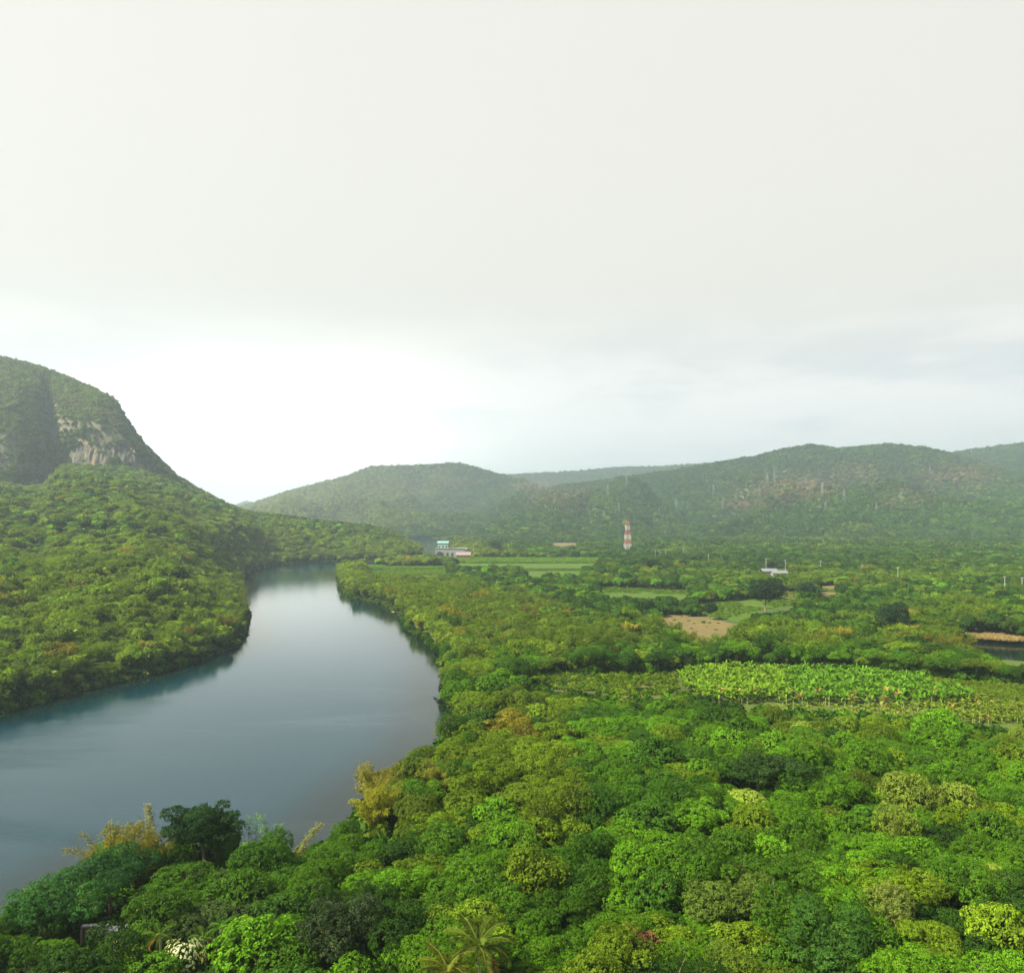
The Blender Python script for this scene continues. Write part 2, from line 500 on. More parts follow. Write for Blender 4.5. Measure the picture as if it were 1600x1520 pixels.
class MB:
    """collects boxes and tapered bars; build() makes one mesh"""
    def __init__(s):
        s.V, s.Q, s.T, s.n = [], [], [], 0

    def add(s, V, Q=(), T=()):
        V = np.asarray(V, float)
        s.V.append(V)
        if len(Q): s.Q.append(np.asarray(Q) + s.n)
        if len(T): s.T.append(np.asarray(T) + s.n)
        s.n += len(V)

    def box(s, x0, y0, z0, x1, y1, z1):
        V = [(x0, y0, z0), (x1, y0, z0), (x1, y1, z0), (x0, y1, z0), (x0, y0, z1), (x1, y0, z1), (x1, y1, z1), (x0, y1, z1)]
        s.add(V, [(0, 3, 2, 1), (4, 5, 6, 7), (0, 1, 5, 4), (1, 2, 6, 5), (2, 3, 7, 6), (3, 0, 4, 7)])

    def path(s, pts, rad, sides=5):
        pts = [np.asarray(p, float) for p in pts]
        V, Q = [], []
        for i, p in enumerate(pts):
            d = pts[min(i + 1, len(pts) - 1)] - pts[max(i - 1, 0)]
            d = d / (np.linalg.norm(d) + 1e-9)
            a = np.array((1.0, 0, 0)) if abs(d[0]) < 0.8 else np.array((0, 1.0, 0))
            e1 = np.cross(d, a); e1 /= np.linalg.norm(e1)
            e2 = np.cross(d, e1)
            for k in range(sides):
                t = 2 * math.pi * k / sides
                V.append(p + rad[i] * (math.cos(t) * e1 + math.sin(t) * e2))
        for i in range(len(pts) - 1):
            for k in range(sides):
                k2 = (k + 1) % sides
                Q.append((i * sides + k, i * sides + k2, (i + 1) * sides + k2, (i + 1) * sides + k))
        s.add(V, Q)

    def bar(s, a, c, r=0.1, sides=4):
        s.path([a, c], [r, r], sides)

    def gable(s, x0, y0, x1, y1, z, h, over=0.4, th=0.15):
        """gabled roof with its ridge along x"""
        ym = (y0 + y1) / 2
        x0, x1, y0, y1 = x0 - over, x1 + over, y0 - over, y1 + over
        P = [(y0, z), (ym, z + h), (y1, z), (y1, z - th), (ym, z + h - th), (y0, z - th)]
        V = [(x0, a, c) for a, c in P] + [(x1, a, c) for a, c in P]
        Q = [(i, (i + 1) % 6, (i + 1) % 6 + 6, i + 6) for i in range(6)]
        Q += [(0, 5, 4, 1), (1, 4, 3, 2), (6, 7, 10, 11), (7, 8, 9, 10)]
        s.add(V, Q)

    def mesh(s, name, m, smooth=False, attrs=None):
        P = []
        if s.Q: P.append(np.concatenate(s.Q))
        if s.T: P.append(np.concatenate(s.T))
        return np_mesh(name, np.concatenate(s.V), P, m, attrs, smooth)

    def build(s, name, m, parent=None, smooth=False):
        o = link(bpy.data.objects.new(name, s.mesh(name, m, smooth)))
        if parent: o.parent = parent
        return o


def empty(name, loc, rz=0, sc=1.0):
    o = link(bpy.data.objects.new(name, None))
    o.location = loc
    o.rotation_euler = (0, 0, rz)
    o.scale = (sc,) * 3 if not hasattr(sc, '__len__') else sc
    o.empty_display_size = 0.5
    return o


# ------------------------------------------------------------------ terrain, river, pond
def axis(segs):
    out = []
    for a, c, st in segs:
        out.append(np.arange(a, c, st))
    return np.concatenate(out + [[segs[-1][1]]])


xs = axis([(-12000, -3000, 600), (-3000, -1000, 45), (-1000, -300, 12), (-300, 270, 3.2), (270, 1000, 13), (1000, 3000, 45), (3000, 12000, 600)])
ys = axis([(-3000, 0, 250), (0, 60, 12), (60, 520, 3.2), (520, 1090, 8), (1090, 1160, 3.5), (1160, 1500, 9), (1500, 3300, 22), (3300, 6500, 70), (6500, 12000, 500)])
GX, GY = np.meshgrid(xs, ys)
SD = river_sd(GX, GY)
GZ = ground(GX, GY, SD)
nx, ny = len(xs), len(ys)
idx = np.arange(nx * ny).reshape(ny, nx)
quads = np.stack([idx[:-1, :-1], idx[:-1, 1:], idx[1:, 1:], idx[1:, :-1]], -1).reshape(-1, 4)
tag(link(bpy.data.objects.new('terrain', np_mesh('terrain', np.stack([GX, GY, GZ], -1).reshape(-1, 3), quads, 'forest_floor', smooth=True))),
    'forested valley floor and hills under the trees', kind='structure')


def sheet(name, pts, z, m, label):
    V = np.array([(x, y, z) for x, y in pts], np.float32)
    me = bpy.data.meshes.new(name)
    me.from_pydata([tuple(map(float, v)) for v in V], [], [tuple(range(len(V)))])
    me.materials.append(MATS[m])
    if me.polygons[0].normal.z < 0:
        me.flip_normals()
    o = link(bpy.data.objects.new(name, me))
    return tag(o, label, kind='structure')


# generous outlines: the water runs in under the banks
wx = np.arange(-930, 30, 7.0); wy = np.concatenate([np.arange(20, 1060, 7.0), np.arange(1060, 1860, 25.0)])
WX, WY = np.meshgrid(wx, wy)
wd = dist_poly(WX, WY, RIVER); wd = np.where(inpoly(WX, WY, RIVER), -wd, wd)
iw = np.arange(WX.size).reshape(WX.shape)
qw = np.stack([iw[:-1, :-1], iw[:-1, 1:], iw[1:, 1:], iw[1:, :-1]], -1).reshape(-1, 4)
qw = qw[wd.ravel()[qw].min(1) < 16]
tag(link(bpy.data.objects.new('river', np_mesh('river', np.stack([WX, WY, WX * 0], -1).reshape(-1, 3), qw, 'river_water', {'shore': -wd.ravel()}))),
    'wide calm river bending through the valley, pale far off and slate blue near', kind='structure')
sheet('pond', [(at(1480, 985)), (at(1820, 985)), (at(1860, 1075)), (at(1500, 1075))], 0.0, 'river_water', 'small pond at the right edge with a dry reed bank behind it')

# cliffs of the left mountain: fluted rock faces
def cliff(px0, px1, top, seed, label):
    nu, nv = 90, 40
    pxs = np.linspace(px0, px1, nu)
    v = np.linspace(0, 1, nv)
    P, Vv = np.meshgrid(pxs, v)
    YB = I(P, L_YB)
    zb = apron_z(P, YB) - 5
    edge = np.clip(np.minimum(P - px0, px1 - P) / 22.0, 0, 1) ** 0.6
    Z = zb + Vv * top * (0.45 + 0.55 * edge) * (0.8 + 0.4 * fbm(P, P * 0 + seed, 3, 40.0))
    Z = np.minimum(Z, CAMZ + (HY - I(P, L_CREST)) * YB / F - 16)
    nse = fbm(P * 0.9, Z * 0.16 + seed * 9, 5, 22.0) - 0.5
    big = fbm(P * 0.9 + 90, Z * 0.1 + seed * 5, 3, 60.0) - 0.5
    fine = fbm(P * 0.9, Z * 0.3 + seed * 9, 3, 5.0) - 0.5
    Y = YB + 14 * Vv + 8 * Vv ** 3 - 4 - edge * (3 + 13 * nse + 9 * big + 7 * fine) + (1 - edge) * 9 + 14 * np.clip(Vv - 0.9, 0, 1) * 10 * 0.6
    X = (P - CX) / F * YB
    idc = np.arange(nu * nv).reshape(nv, nu)
    q = np.stack([idc[:-1, :-1], idc[:-1, 1:], idc[1:, 1:], idc[1:, :-1]], -1).reshape(-1, 4)
    o = link(bpy.data.objects.new('rock_cliff', np_mesh('rock_cliff', np.stack([X, Y, Z], -1).reshape(-1, 3), q, 'cliff_rock')))
    return tag(o, label, kind='structure')


cliff(72, 232, 58, 1, 'grey and tan limestone cliff under the dome of the left mountain')
cliff(-120, 62, 62, 2, 'shaded rock wall at the left edge of the mountain')

# fields
FIELD_W = {k: [at(x, y, 3.0) for x, y in p] for k, p in FIELD_PX.items()}
sheet('crop_field', FIELD_W['crop'], 3.03, 'crop_soil', 'yellowing crop field with low rows beside the banana plantation')
sheet('plantation_ground', [at(x, y, 3.0) for x, y in [(1040, 1020), (1440, 1022), (1700, 1040), (1720, 1150), (1380, 1140), (1110, 1125)]], 3.02, 'meadow', 'grassy soil under the banana plants')
sheet('dry_field', [at(x, y, 3.0) for x, y in [(1026, 958), (1062, 959), (1112, 966), (1170, 980), (1130, 1010), (1050, 1010), (1010, 975)]], 3.03, 'dry_field', 'tan dry mown field enclosed by trees')
sheet('grass_field', [at(x, y, 3.0) for x, y in [(1080, 940), (1160, 934), (1250, 935), (1256, 944), (1190, 956), (1172, 975), (1115, 965), (1070, 958)]], 3.04, 'fresh_field', 'bright green grass field behind the dry field')
sheet('bare_soil_field', [at(x, y, 3.0) for x, y in [(1212, 922), (1254, 921), (1256, 934), (1212, 935)]], 3.05, 'red_soil', 'small reddish soil field left of the dark tree')
sheet('bare_soil_field', [at(x, y, 3.0) for x, y in [(1270, 913), (1314, 913), (1312, 930), (1272, 930)]], 3.05, 'red_soil', 'small reddish soil field right of the dark tree')
sheet('terraced_field', [at(x, y, 3.0) for x, y in [(560, 882), (706, 882), (706, 902), (570, 904)]], 3.03, 'fresh_field', 'light green field with a hedge row beside the far river bend')
sheet('farm_strip', [at(x, y, 3.0) for x, y in [(705, 871), (950, 872), (930, 890), (715, 890)]], 3.03, 'fresh_field', 'long bright green field strip below the far houses')
sheet('farm_strip', [at(x, y, 3.0) for x, y in [(795, 892), (930, 892), (930, 902), (795, 905)]], 3.04, 'fresh_field', 'narrow bright green strip nearer than the long one')
sheet('farm_strip', [at(x, y, 3.0) for x, y in [(925, 914), (1085, 920), (1080, 935), (940, 932)]], 3.05, 'fresh_field', 'green meadow strip among dark trees in mid valley')
sheet('farm_strip', [at(x, y, 3.0) for x, y in [(855, 846), (910, 846), (910, 853), (855, 853)]], 3.05, 'dry_field', 'thin tan strip at the foot of the hills')

# ------------------------------------------------------------------ plants: mesh makers
def unit(v):
    return v / (np.linalg.norm(v, axis=-1, keepdims=True) + 1e-9)


def leaves(P, N, L, W, droop, per, rg, lvc, spread=0.35, jitter=0.5):
    """rosettes of leaves at P with axis N; each leaf two triangles folded along its midrib"""
    n = len(P)
    P = np.repeat(P, per, 0); N = np.repeat(unit(N), per, 0); lvc = np.repeat(lvc, per)
    m = n * per
    rnd = rg.normal(size=(m, 3))
    T = unit(rnd - (rnd * N).sum(-1, keepdims=True) * N)
    D = unit(T + N * rg.uniform(-droop, droop * 0.6, (m, 1)) + rg.normal(size=(m, 3)) * 0.15 * jitter + np.array((0, 0, -0.15)))
    S = unit(np.cross(D, N) + rg.normal(size=(m, 3)) * 0.3 * jitter)
    ll = (L * rg.uniform(0.65, 1.25, (m, 1)))
    ww = (W * rg.uniform(0.7, 1.2, (m, 1)))
    base = P + T * ll * spread * rg.uniform(0, 1, (m, 1))
    mid = base + D * ll * 0.45
    fold = N * ww * 0.18
    tip = base + D * ll - np.array((0, 0, 1.0)) * ll * 0.12
    V = np.stack([base, mid + S * ww * 0.5 + fold, tip, mid - S * ww * 0.5 + fold], 1).reshape(-1, 3)
    i = np.arange(m) * 4
    Tt = np.concatenate([np.stack([i, i + 1, i + 2], -1), np.stack([i, i + 2, i + 3], -1)])
    lv = np.clip(lvc + rg.normal(size=m) * 0.16, 0, 1)
    return V, Tt, np.repeat(lv, 4)


def merge(parts):
    V, T, A, n = [], [], [], 0
    for v, t, a in parts:
        V.append(v); T.append(t + n); A.append(a); n += len(v)
    return np.concatenate(V), np.concatenate(T), np.concatenate(A)


def crown_data(seed, R, H, z0, npuff, ncl, per, L, W, flat=0.75, droop=0.35, puffr=0.42, inner=0.2, ragged=0.0):
    """crown = lobes round an ellipsoid; leaf rosettes on the lobes' outsides, larger leaves inside"""
    rg = np.random.default_rng(seed)
    k = np.arange(npuff) + 0.5
    ph = k * 2.39996 + rg.uniform(0, 6.28)
    ct = 1 - k / npuff * 1.25                                   # from the top to a little below the equator
    st_ = np.sqrt(np.clip(1 - ct * ct, 0, 1))
    C = np.stack([np.cos(ph) * st_, np.sin(ph) * st_, ct], -1)
    C = C * (1 - puffr) * rg.uniform(0.72, 1.12, (npuff, 1))
    C = np.concatenate([C, [[0, 0, 0.05]]])
    pr = np.concatenate([puffr * rg.uniform(0.62, 1.2, npuff), [0.62]])
    tot = ncl * 3
    w = pr ** 2
    which = rg.choice(len(C), tot, p=w / w.sum())
    d = unit(rg.normal(size=(tot, 3)) + np.array((0, 0, 0.35)))
    P = C[which] + d * pr[which][:, None] * rg.uniform(0.86, 1.04 + ragged, (tot, 1))
    dist = np.linalg.norm(P[:, None, :] - C[None], axis=-1) / pr[None]
    dist[np.arange(tot), which] = 9
    keep = (dist.min(1) > 0.84) & (P[:, 2] > -0.55)
    P, d, wh = P[keep][:ncl], d[keep][:ncl], which[keep][:ncl]
    pv = rg.uniform(0.28, 0.66, len(C))
    S = np.array((R, R, H * 0.5))
    lvc = pv[wh] + rg.normal(size=len(P)) * 0.07
    out = unit(d * np.array((1, 1, 1 / flat)) + np.array((0, 0, 0.3)))
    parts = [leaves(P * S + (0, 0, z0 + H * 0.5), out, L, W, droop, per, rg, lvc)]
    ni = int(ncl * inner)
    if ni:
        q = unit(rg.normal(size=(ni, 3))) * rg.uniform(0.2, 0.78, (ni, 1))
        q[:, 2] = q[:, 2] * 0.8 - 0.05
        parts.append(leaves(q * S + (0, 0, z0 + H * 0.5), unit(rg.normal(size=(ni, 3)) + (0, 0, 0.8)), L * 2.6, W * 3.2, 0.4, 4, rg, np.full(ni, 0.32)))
    return merge(parts)


def tuft_crown(seed, R, H, z0, npuff, ntuft, per, tr, L, W, puffr=0.42, flat=0.8, inner=240):
    """near crown: lobes carry domed tufts about a metre wide, each tuft a dome of drooping leaves"""
    rg = np.random.default_rng(seed)
    k = np.arange(npuff) + 0.5
    ph = k * 2.39996 + rg.uniform(0, 6.28)
    ct = 1 - k / npuff * 1.2
    st_ = np.sqrt(np.clip(1 - ct * ct, 0, 1))
    lop = 1 + 0.38 * np.sin(ph + rg.uniform(0, 6.28)) + 0.26 * np.sin(2 * ph + rg.uniform(0, 6.28))
    C = np.stack([np.cos(ph) * st_ * lop, np.sin(ph) * st_ * lop, ct * rg.uniform(0.75, 1.15, npuff)], -1)
    C = C * (1 - puffr) * rg.uniform(0.62, 1.34, (npuff, 1))
    pr = puffr * rg.uniform(0.45, 1.3, npuff)
    C = np.concatenate([C, [[0, 0, -0.08]]]); pr = np.concatenate([pr, [0.52]])
    tot = ntuft * 4
    which = rg.choice(len(C), tot, p=pr ** 2 / (pr ** 2).sum())
    d = unit(rg.normal(size=(tot, 3)) + np.array((0, 0, 0.3)))
    P = C[which] + d * pr[which][:, None] * rg.uniform(0.9, 1.05, (tot, 1))
    dist = np.linalg.norm(P[:, None, :] - C[None], axis=-1) / pr[None]
    dist[np.arange(tot), which] = 9
    S = np.array((R, R, H * 0.5))
    okk = (dist.min(1) > 0.88) & (P[:, 2] > -0.6)
    P, d, which = P[okk], d[okk], which[okk]
    Q = P * S
    sel = []
    for i in range(len(Q)):                                       # keep tufts apart so that dark gaps stay between them
        if len(sel) >= ntuft: break
        if not sel or np.min(((Q[sel] - Q[i]) ** 2).sum(1)) > (tr * 1.05) ** 2:
            sel.append(i)
    Q, d, which = Q[sel], unit(d[sel] + (0, 0, 0.45)), which[sel]
    n = len(Q)
    lvc = rg.uniform(0.25, 0.68, len(C))[which] + rg.normal(size=n) * 0.11
    Qr, dr, lr = np.repeat(Q, per, 0), np.repeat(d, per, 0), np.repeat(lvc, per)
    r_ = tr * rg.uniform(0.7, 1.35, n).repeat(per)[:, None]
    e = unit(rg.normal(size=(n * per, 3)) + dr * 0.9)
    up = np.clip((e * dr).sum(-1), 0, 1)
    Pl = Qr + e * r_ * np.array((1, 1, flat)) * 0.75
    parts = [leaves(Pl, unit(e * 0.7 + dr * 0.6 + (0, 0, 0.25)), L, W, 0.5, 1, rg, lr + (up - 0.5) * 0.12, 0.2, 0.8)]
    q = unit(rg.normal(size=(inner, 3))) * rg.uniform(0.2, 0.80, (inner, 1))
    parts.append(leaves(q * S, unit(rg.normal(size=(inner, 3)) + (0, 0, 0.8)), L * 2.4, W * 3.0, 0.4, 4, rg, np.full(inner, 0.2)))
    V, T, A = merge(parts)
    return V + (0, 0, z0 + H * 0.5), T, A


def tuft_mesh(name, **kw):
    V, T, A = tuft_crown(**kw)
    return np_mesh(name, V, T, 'broad_leaves', {'lv': A})


def crown_mesh(name, m='broad_leaves', **kw):
    V, T, A = crown_data(**kw)
    return np_mesh(name, V, T, m, {'lv': A})


def trunk_mesh(seed, h, r, R, H, limbs=6, m='bark', lean=0.0):
    rg = np.random.default_rng(seed)
    mb = MB()
    top = np.array((rg.uniform(-0.5, 0.5) + lean, rg.uniform(-0.5, 0.5), h))
    mid = top * 0.5 + np.array((rg.uniform(-.3, .3), rg.uniform(-.3, .3), 0))
    mb.path([(0, 0, -1.0), (0, 0, 0.4), mid, top], [r * 1.5, r * 1.1, r * 0.85, r * 0.65], 7)
    for i in range(limbs):
        a = i * 2.4 + rg.uniform(0, 1)
        e = rg.uniform(0.35, 0.9)
        tip = top + np.array((math.cos(a) * R * 0.68 * e, math.sin(a) * R * 0.68 * e, H * rg.uniform(0.3, 0.72)))
        kn = top + (tip - top) * 0.45 + np.array((0, 0, H * 0.06))
        mb.path([top - (0, 0, h * 0.08), kn, tip], [r * 0.55, r * 0.32, r * 0.1], 5)
    return mb.mesh('trunk', m)


def bamboo_data(seed, n=26, h=11.0, lean=0.55, L=0.62, W=0.11, tufts=46, per=5):
    rg = np.random.default_rng(seed)
    parts, culms = [], MB()
    for i in range(n):
        a = rg.uniform(0, 6.28)
        ln = lean * rg.uniform(0.15, 1.15)
        hh = h * rg.uniform(0.65, 1.05)
        bx = np.array((math.cos(a), math.sin(a), 0)) * rg.uniform(0.1, 0.9)
        ts = np.linspace(0, 1, 7)
        hor = np.array((math.cos(a + rg.normal() * 0.3), math.sin(a + rg.normal() * 0.3), 0))
        f = lambda t: bx + hor * (ln * hh * t ** 2.1)[:, None] + np.array((0, 0, 1.0)) * (hh * (t - 0.30 * ln * t ** 3.2))[:, None]
        pts = f(ts)
        culms.path(list(pts), list(np.linspace(0.06, 0.012, 7)), 3)
        t = rg.uniform(0.28, 1.0, tufts) ** 0.8
        P = f(t)
        off = rg.normal(size=(tufts, 3)) * np.array((0.55, 0.55, 0.3)) * (1.15 - 0.6 * t)[:, None]
        off[:, 2] -= 0.25
        N = unit(hor[None] * 0.3 + np.array((0, 0, 0.9)) + rg.normal(size=(tufts, 3)) * 0.35)
        parts.append(leaves(P + off, N, L, W, 0.9, per, rg, np.full(tufts, rg.uniform(0.35, 0.65)), 0.5, 1.0))
    return merge(parts), culms


def shrub_data(seed, R=1.6, H=2.4, n=150, L=0.5, W=0.3, per=5):
    return crown_data(seed=seed, R=R, H=H, z0=-0.2, npuff=6, ncl=n, per=per, L=L, W=W, inner=0.3)


def strip_leaf(base, az, up, L, W, seg=5, droop=1.0, fold=0.25):
    """arched broad leaf, as a folded strip"""
    d = np.array((math.cos(az), math.sin(az), 0))
    s = np.array((-math.sin(az), math.cos(az), 0))
    V, Q = [], []
    p = np.array(base, float)
    ang = up
    for i in range(seg + 1):
        t = i / seg
        w = W * (math.sin(math.pi * min(1, 0.12 + t * 0.88)) ** 0.6) * 0.5
        V += [p - s * w + (0, 0, w * fold), p, p + s * w + (0, 0, w * fold)]
        step = L / seg
        p = p + (d * math.cos(ang) + np.array((0, 0, 1.0)) * math.sin(ang)) * step
        ang -= droop * 2.0 / seg * (0.5 + t)
    for i in range(seg):
        a = i * 3
        Q += [(a, a + 1, a + 4, a + 3), (a + 1, a + 2, a + 5, a + 4)]
    return V, Q


def banana_meshes(seed, yellow=False):
    rg = np.random.default_rng(seed)
    mb, lv = MB(), []
    h = rg.uniform(2.0, 2.6)
    for k in range(9):
        dead = k >= 8
        V, Q = strip_leaf((0, 0, h - (0.3 if dead else 0) + 0.06 * k), k * 2.4 + rg.uniform(-.4, .4), R_(5 if dead else rg.uniform(35, 78)), rg.uniform(1.9, 2.7), rg.uniform(0.5, 0.7), 5, rg.uniform(0.5, 0.95) if not dead else 1.3)
        mb.add(V, Q)
        lv += [(0.95 if dead else rg.uniform(0.3, 0.75))] * len(V)
    cm = mb.mesh('leaf_crown', 'big_leaves', attrs={'lv': lv})
    sb = MB()
    sb.path([(0, 0, -0.2), (0, 0, h * 0.5), (0.05, 0, h + 0.1)], [0.2, 0.16, 0.1], 6)
    return cm, sb.mesh('stem', 'banana_stem')


def frond_mesh(seed, L=4.2, droop=1.0):
    """pinnate palm frond along +x: rachis and leaflets"""
    rg = np.random.default_rng(seed)
    n = 26
    p, ang = np.array((0., 0, 0)), 0.0
    pts = [p.copy()]
    for i in range(n):
        ang -= droop * 1.9 / n * (0.35 + i / n)
        p = p + np.array((math.cos(ang), 0, math.sin(ang))) * L / n
        pts.append(p.copy())
    mb = MB()
    mb.path(pts[::3], list(np.linspace(0.07, 0.02, len(pts[::3]))), 4)
    lv = [0.9] * sum(len(v) for v in mb.V)
    for i in range(3, n + 1):
        ll = 0.95 * math.sin(math.pi * min(1.0, 0.15 + 0.83 * i / n)) ** 0.5 + 0.12
        for s in (-1, 1):
            a = pts[i]
            for q in (0, 0.5):
                a0 = a + (pts[i] - pts[i - 1]) * q
                dd = unit(np.array((0.55 + rg.normal() * 0.08, s * 0.9, -0.38 + rg.normal() * 0.12)))
                tip = a0 + dd * ll + np.array((0, 0, -0.12))
                wv = np.array((0.05, 0, 0.01))
                mid = a0 + dd * ll * 0.5
                mb.add([a0 - wv * 0.5, mid - wv, tip, mid + wv], [], [(0, 1, 2), (0, 2, 3)])
                lv += [0.35 + rg.random() * 0.4] * 4
    return mb.mesh('frond', 'bamboo_leaves', attrs={'lv': lv})


# near crowns (parts of individual trees)
NB_ = 8
BROAD, FEATH = [], []
for i in range(NB_):
    R, H = rng.uniform(3.9, 4.8), rng.uniform(5.2, 7.4)
    tr = (0.40, 0.48, 0.60, 0.44)[i % 4]
    L = (0.27, 0.33, 0.42, 0.25)[i % 4]
    BROAD.append((tuft_mesh('crown', seed=100 + i, R=R, H=H, z0=2.8, npuff=11 + i % 4 * 3, ntuft=int(190 / tr ** 1.7 * 0.42), per=(30, 28, 26, 30)[i % 4], tr=tr, L=L, W=L * (0.5, 0.62, 0.62, 0.45)[i % 4], puffr=0.40 + 0.03 * (i % 3)),
                  trunk_mesh(200 + i, 4.2, 0.24, R, H), R, 3.2 + H))
for i in range(6):
    R, H = rng.uniform(5.2, 6.4), rng.uniform(3.8, 5.2)
    FEATH.append((tuft_mesh('crown', seed=300 + i, R=R, H=H, z0=4.2, npuff=22, ntuft=680, per=28, tr=0.50 if i % 2 else 0.42, L=0.30 if i % 2 else 0.26, W=0.13 if i % 2 else 0.15, puffr=0.27, flat=0.45),
                  trunk_mesh(400 + i, 4.8, 0.28, R, H, 8), R, 4.6 + H))
BAMB = []
for i in range(5):
    (V, T, A), cm = bamboo_data(500 + i, n=34, h=10.5, lean=0.66, tufts=58, per=5, L=0.66, W=0.15)
    BAMB.append((np_mesh('leaf_sprays', V, T, 'bamboo_leaves', {'lv': A}), cm.mesh('culms', 'culm')))
BANANA = [banana_meshes(600 + i) for i in range(5)]
FROND = [frond_mesh(700 + i, 4.2, 0.75 + 0.25 * i) for i in range(3)]

# ------------------------------------------------------------------ sources for the many plants that make up the far woods
def src_collection(name, meshes):
    c = bpy.data.collections.new(name)
    for i, me in enumerate(meshes):
        o = bpy.data.objects.new(f'{name}_source_{i:02d}', me)
        c.objects.link(o)
    return c


def joined(name, A_, B_=None, m='broad_leaves'):
    V, T, A = A_
    return np_mesh(name, V, T, m, {'lv': A})


mid_src = [joined('mid', crown_data(seed=800 + i, R=4.4, H=6.2 if i % 2 else 5.0, z0=2.0, npuff=13, ncl=430, per=5, L=0.75, W=0.5, puffr=0.42, inner=0.12, ragged=0.05)) for i in range(6)]
far_src = [joined('far', crown_data(seed=820 + i, R=4.8, H=6.4 if i % 2 else 5.0, z0=1.2, npuff=8, ncl=120, per=4, L=1.35, W=1.0, puffr=0.45, inner=0.15)) for i in range(5)]
bam_src = []
for i in range(4):
    (V, T, A), _c = bamboo_data(840 + i, n=24, h=10.0, lean=0.62, tufts=26, per=4, L=1.0, W=0.32)
    bam_src.append(joined('bam', (V, T, A), m='bamboo_leaves'))
shr_src = [joined('shr', shrub_data(860 + i)) for i in range(4)]
ban_src = [me for me, _s in BANANA]
near_src = [BROAD[i][0] for i in range(4)]
COLS = {k: src_collection(k, v) for k, v in dict(mid=mid_src, far=far_src, bam=bam_src, shr=shr_src, ban=ban_src, near=near_src).items()}

_groups = {}


def gn_group(cname):
    if cname in _groups:
        return _groups[cname]
    ng = bpy.data.node_groups.new('scatter_' + cname, 'GeometryNodeTree')
    ng.interface.new_socket('Geometry', in_out='INPUT', socket_type='NodeSocketGeometry')
    ng.interface.new_socket('Geometry', in_out='OUTPUT', socket_type='NodeSocketGeometry')
    g = NB(ng)
    gi = g.n('NodeGroupInput')
    ci = g.n('GeometryNodeCollectionInfo')
    ci.inputs['Collection'].default_value = COLS[cname]
    ci.inputs['Separate Children'].default_value = True
    ci.inputs['Reset Children'].default_value = True
    vi = g.n('GeometryNodeInputNamedAttribute', {'Name': 'pick'}, data_type='INT').outputs['Attribute']
    rt = g.n('GeometryNodeInputNamedAttribute', {'Name': 'rot'}, data_type='FLOAT_VECTOR').outputs['Attribute']
    sc = g.n('GeometryNodeInputNamedAttribute', {'Name': 'scl'}, data_type='FLOAT_VECTOR').outputs['Attribute']
    io = g.n('GeometryNodeInstanceOnPoints', {'Points': gi.outputs[0], 'Instance': ci.outputs[0], 'Pick Instance': True, 'Instance Index': vi, 'Rotation': rt, 'Scale': sc})
    go = g.n('NodeGroupOutput')
    ng.links.new(io.outputs[0], go.inputs[0])
    _groups[cname] = ng
    return ng


def scatter(name, cname, P, scl, tint, label, seed=0, zs=None, tilt=0.06):
    """ONE stuff object that carries many plants at points P"""
    n = len(P)
    if n == 0:
        return None
    rg = np.random.default_rng(seed + 5)
    me = bpy.data.meshes.new(name)
    me.vertices.add(n)
    me.vertices.foreach_set('co', np.asarray(P, np.float32).ravel())
    a = me.attributes.new('pick', 'INT', 'POINT')
    a.data.foreach_set('value', rg.integers(0, len(COLS[cname].objects), n).astype(np.int32))
    a = me.attributes.new('rot', 'FLOAT_VECTOR', 'POINT')
    a.data.foreach_set('vector', np.stack([rg.normal(size=n) * tilt, rg.normal(size=n) * tilt, rg.uniform(0, 6.28, n)], -1).astype(np.float32).ravel())
    s = np.asarray(scl, float)
    zz = s * (zs if zs is not None else rg.uniform(0.8, 1.2, n))
    a = me.attributes.new('scl', 'FLOAT_VECTOR', 'POINT')
    a.data.foreach_set('vector', np.stack([s, s, zz], -1).astype(np.float32).ravel())
    a = me.attributes.new('tint', 'FLOAT_COLOR', 'POINT')
    a.data.foreach_set('color', np.concatenate([tint, np.ones((n, 1))], -1).astype(np.float32).ravel())
    o = link(bpy.data.objects.new(name, me))
    md = o.modifiers.new('scatter', 'NODES')
    md.node_group = gn_group(cname)
    return tag(o, label, kind='stuff')


# ------------------------------------------------------------------ colours of leaves (albedo)
C_ = {k: np.array(v) for k, v in {
    'deep': (0.025, 0.068, 0.006), 'green': (0.048, 0.122, 0.006), 'bright': (0.078, 0.192, 0.006), 'lime': (0.112, 0.188, 0.008),
    'blue': (0.038, 0.108, 0.007), 'olive': (0.088, 0.146, 0.010), 'pale': (0.165, 0.240, 0.028), 'yellow': (0.200, 0.195, 0.018), 'rust': (0.170, 0.085, 0.028),
    'brown': (0.150, 0.105, 0.045), 'grey': (0.120, 0.135, 0.080)}.items()}
C_ = {k: v * (0.97, 0.92, 0.80) for k, v in C_.items()}
WORDS = {'deep': 'dark green', 'green': 'mid green', 'bright': 'fresh green', 'lime': 'yellow green', 'blue': 'cool green', 'olive': 'olive', 'pale': 'pale', 'yellow': 'golden', 'rust': 'reddish', 'brown': 'brownish'}


def pick_tint(n, table, rg):
    ks = list(table)
    p = np.array([table[k] for k in ks], float)
    i = rg.choice(len(ks), n, p=p / p.sum())
    T = np.array([C_[k] for k in ks])[i] * rg.uniform(0.82, 1.2, (n, 1))
    return T, [ks[j] for j in i]


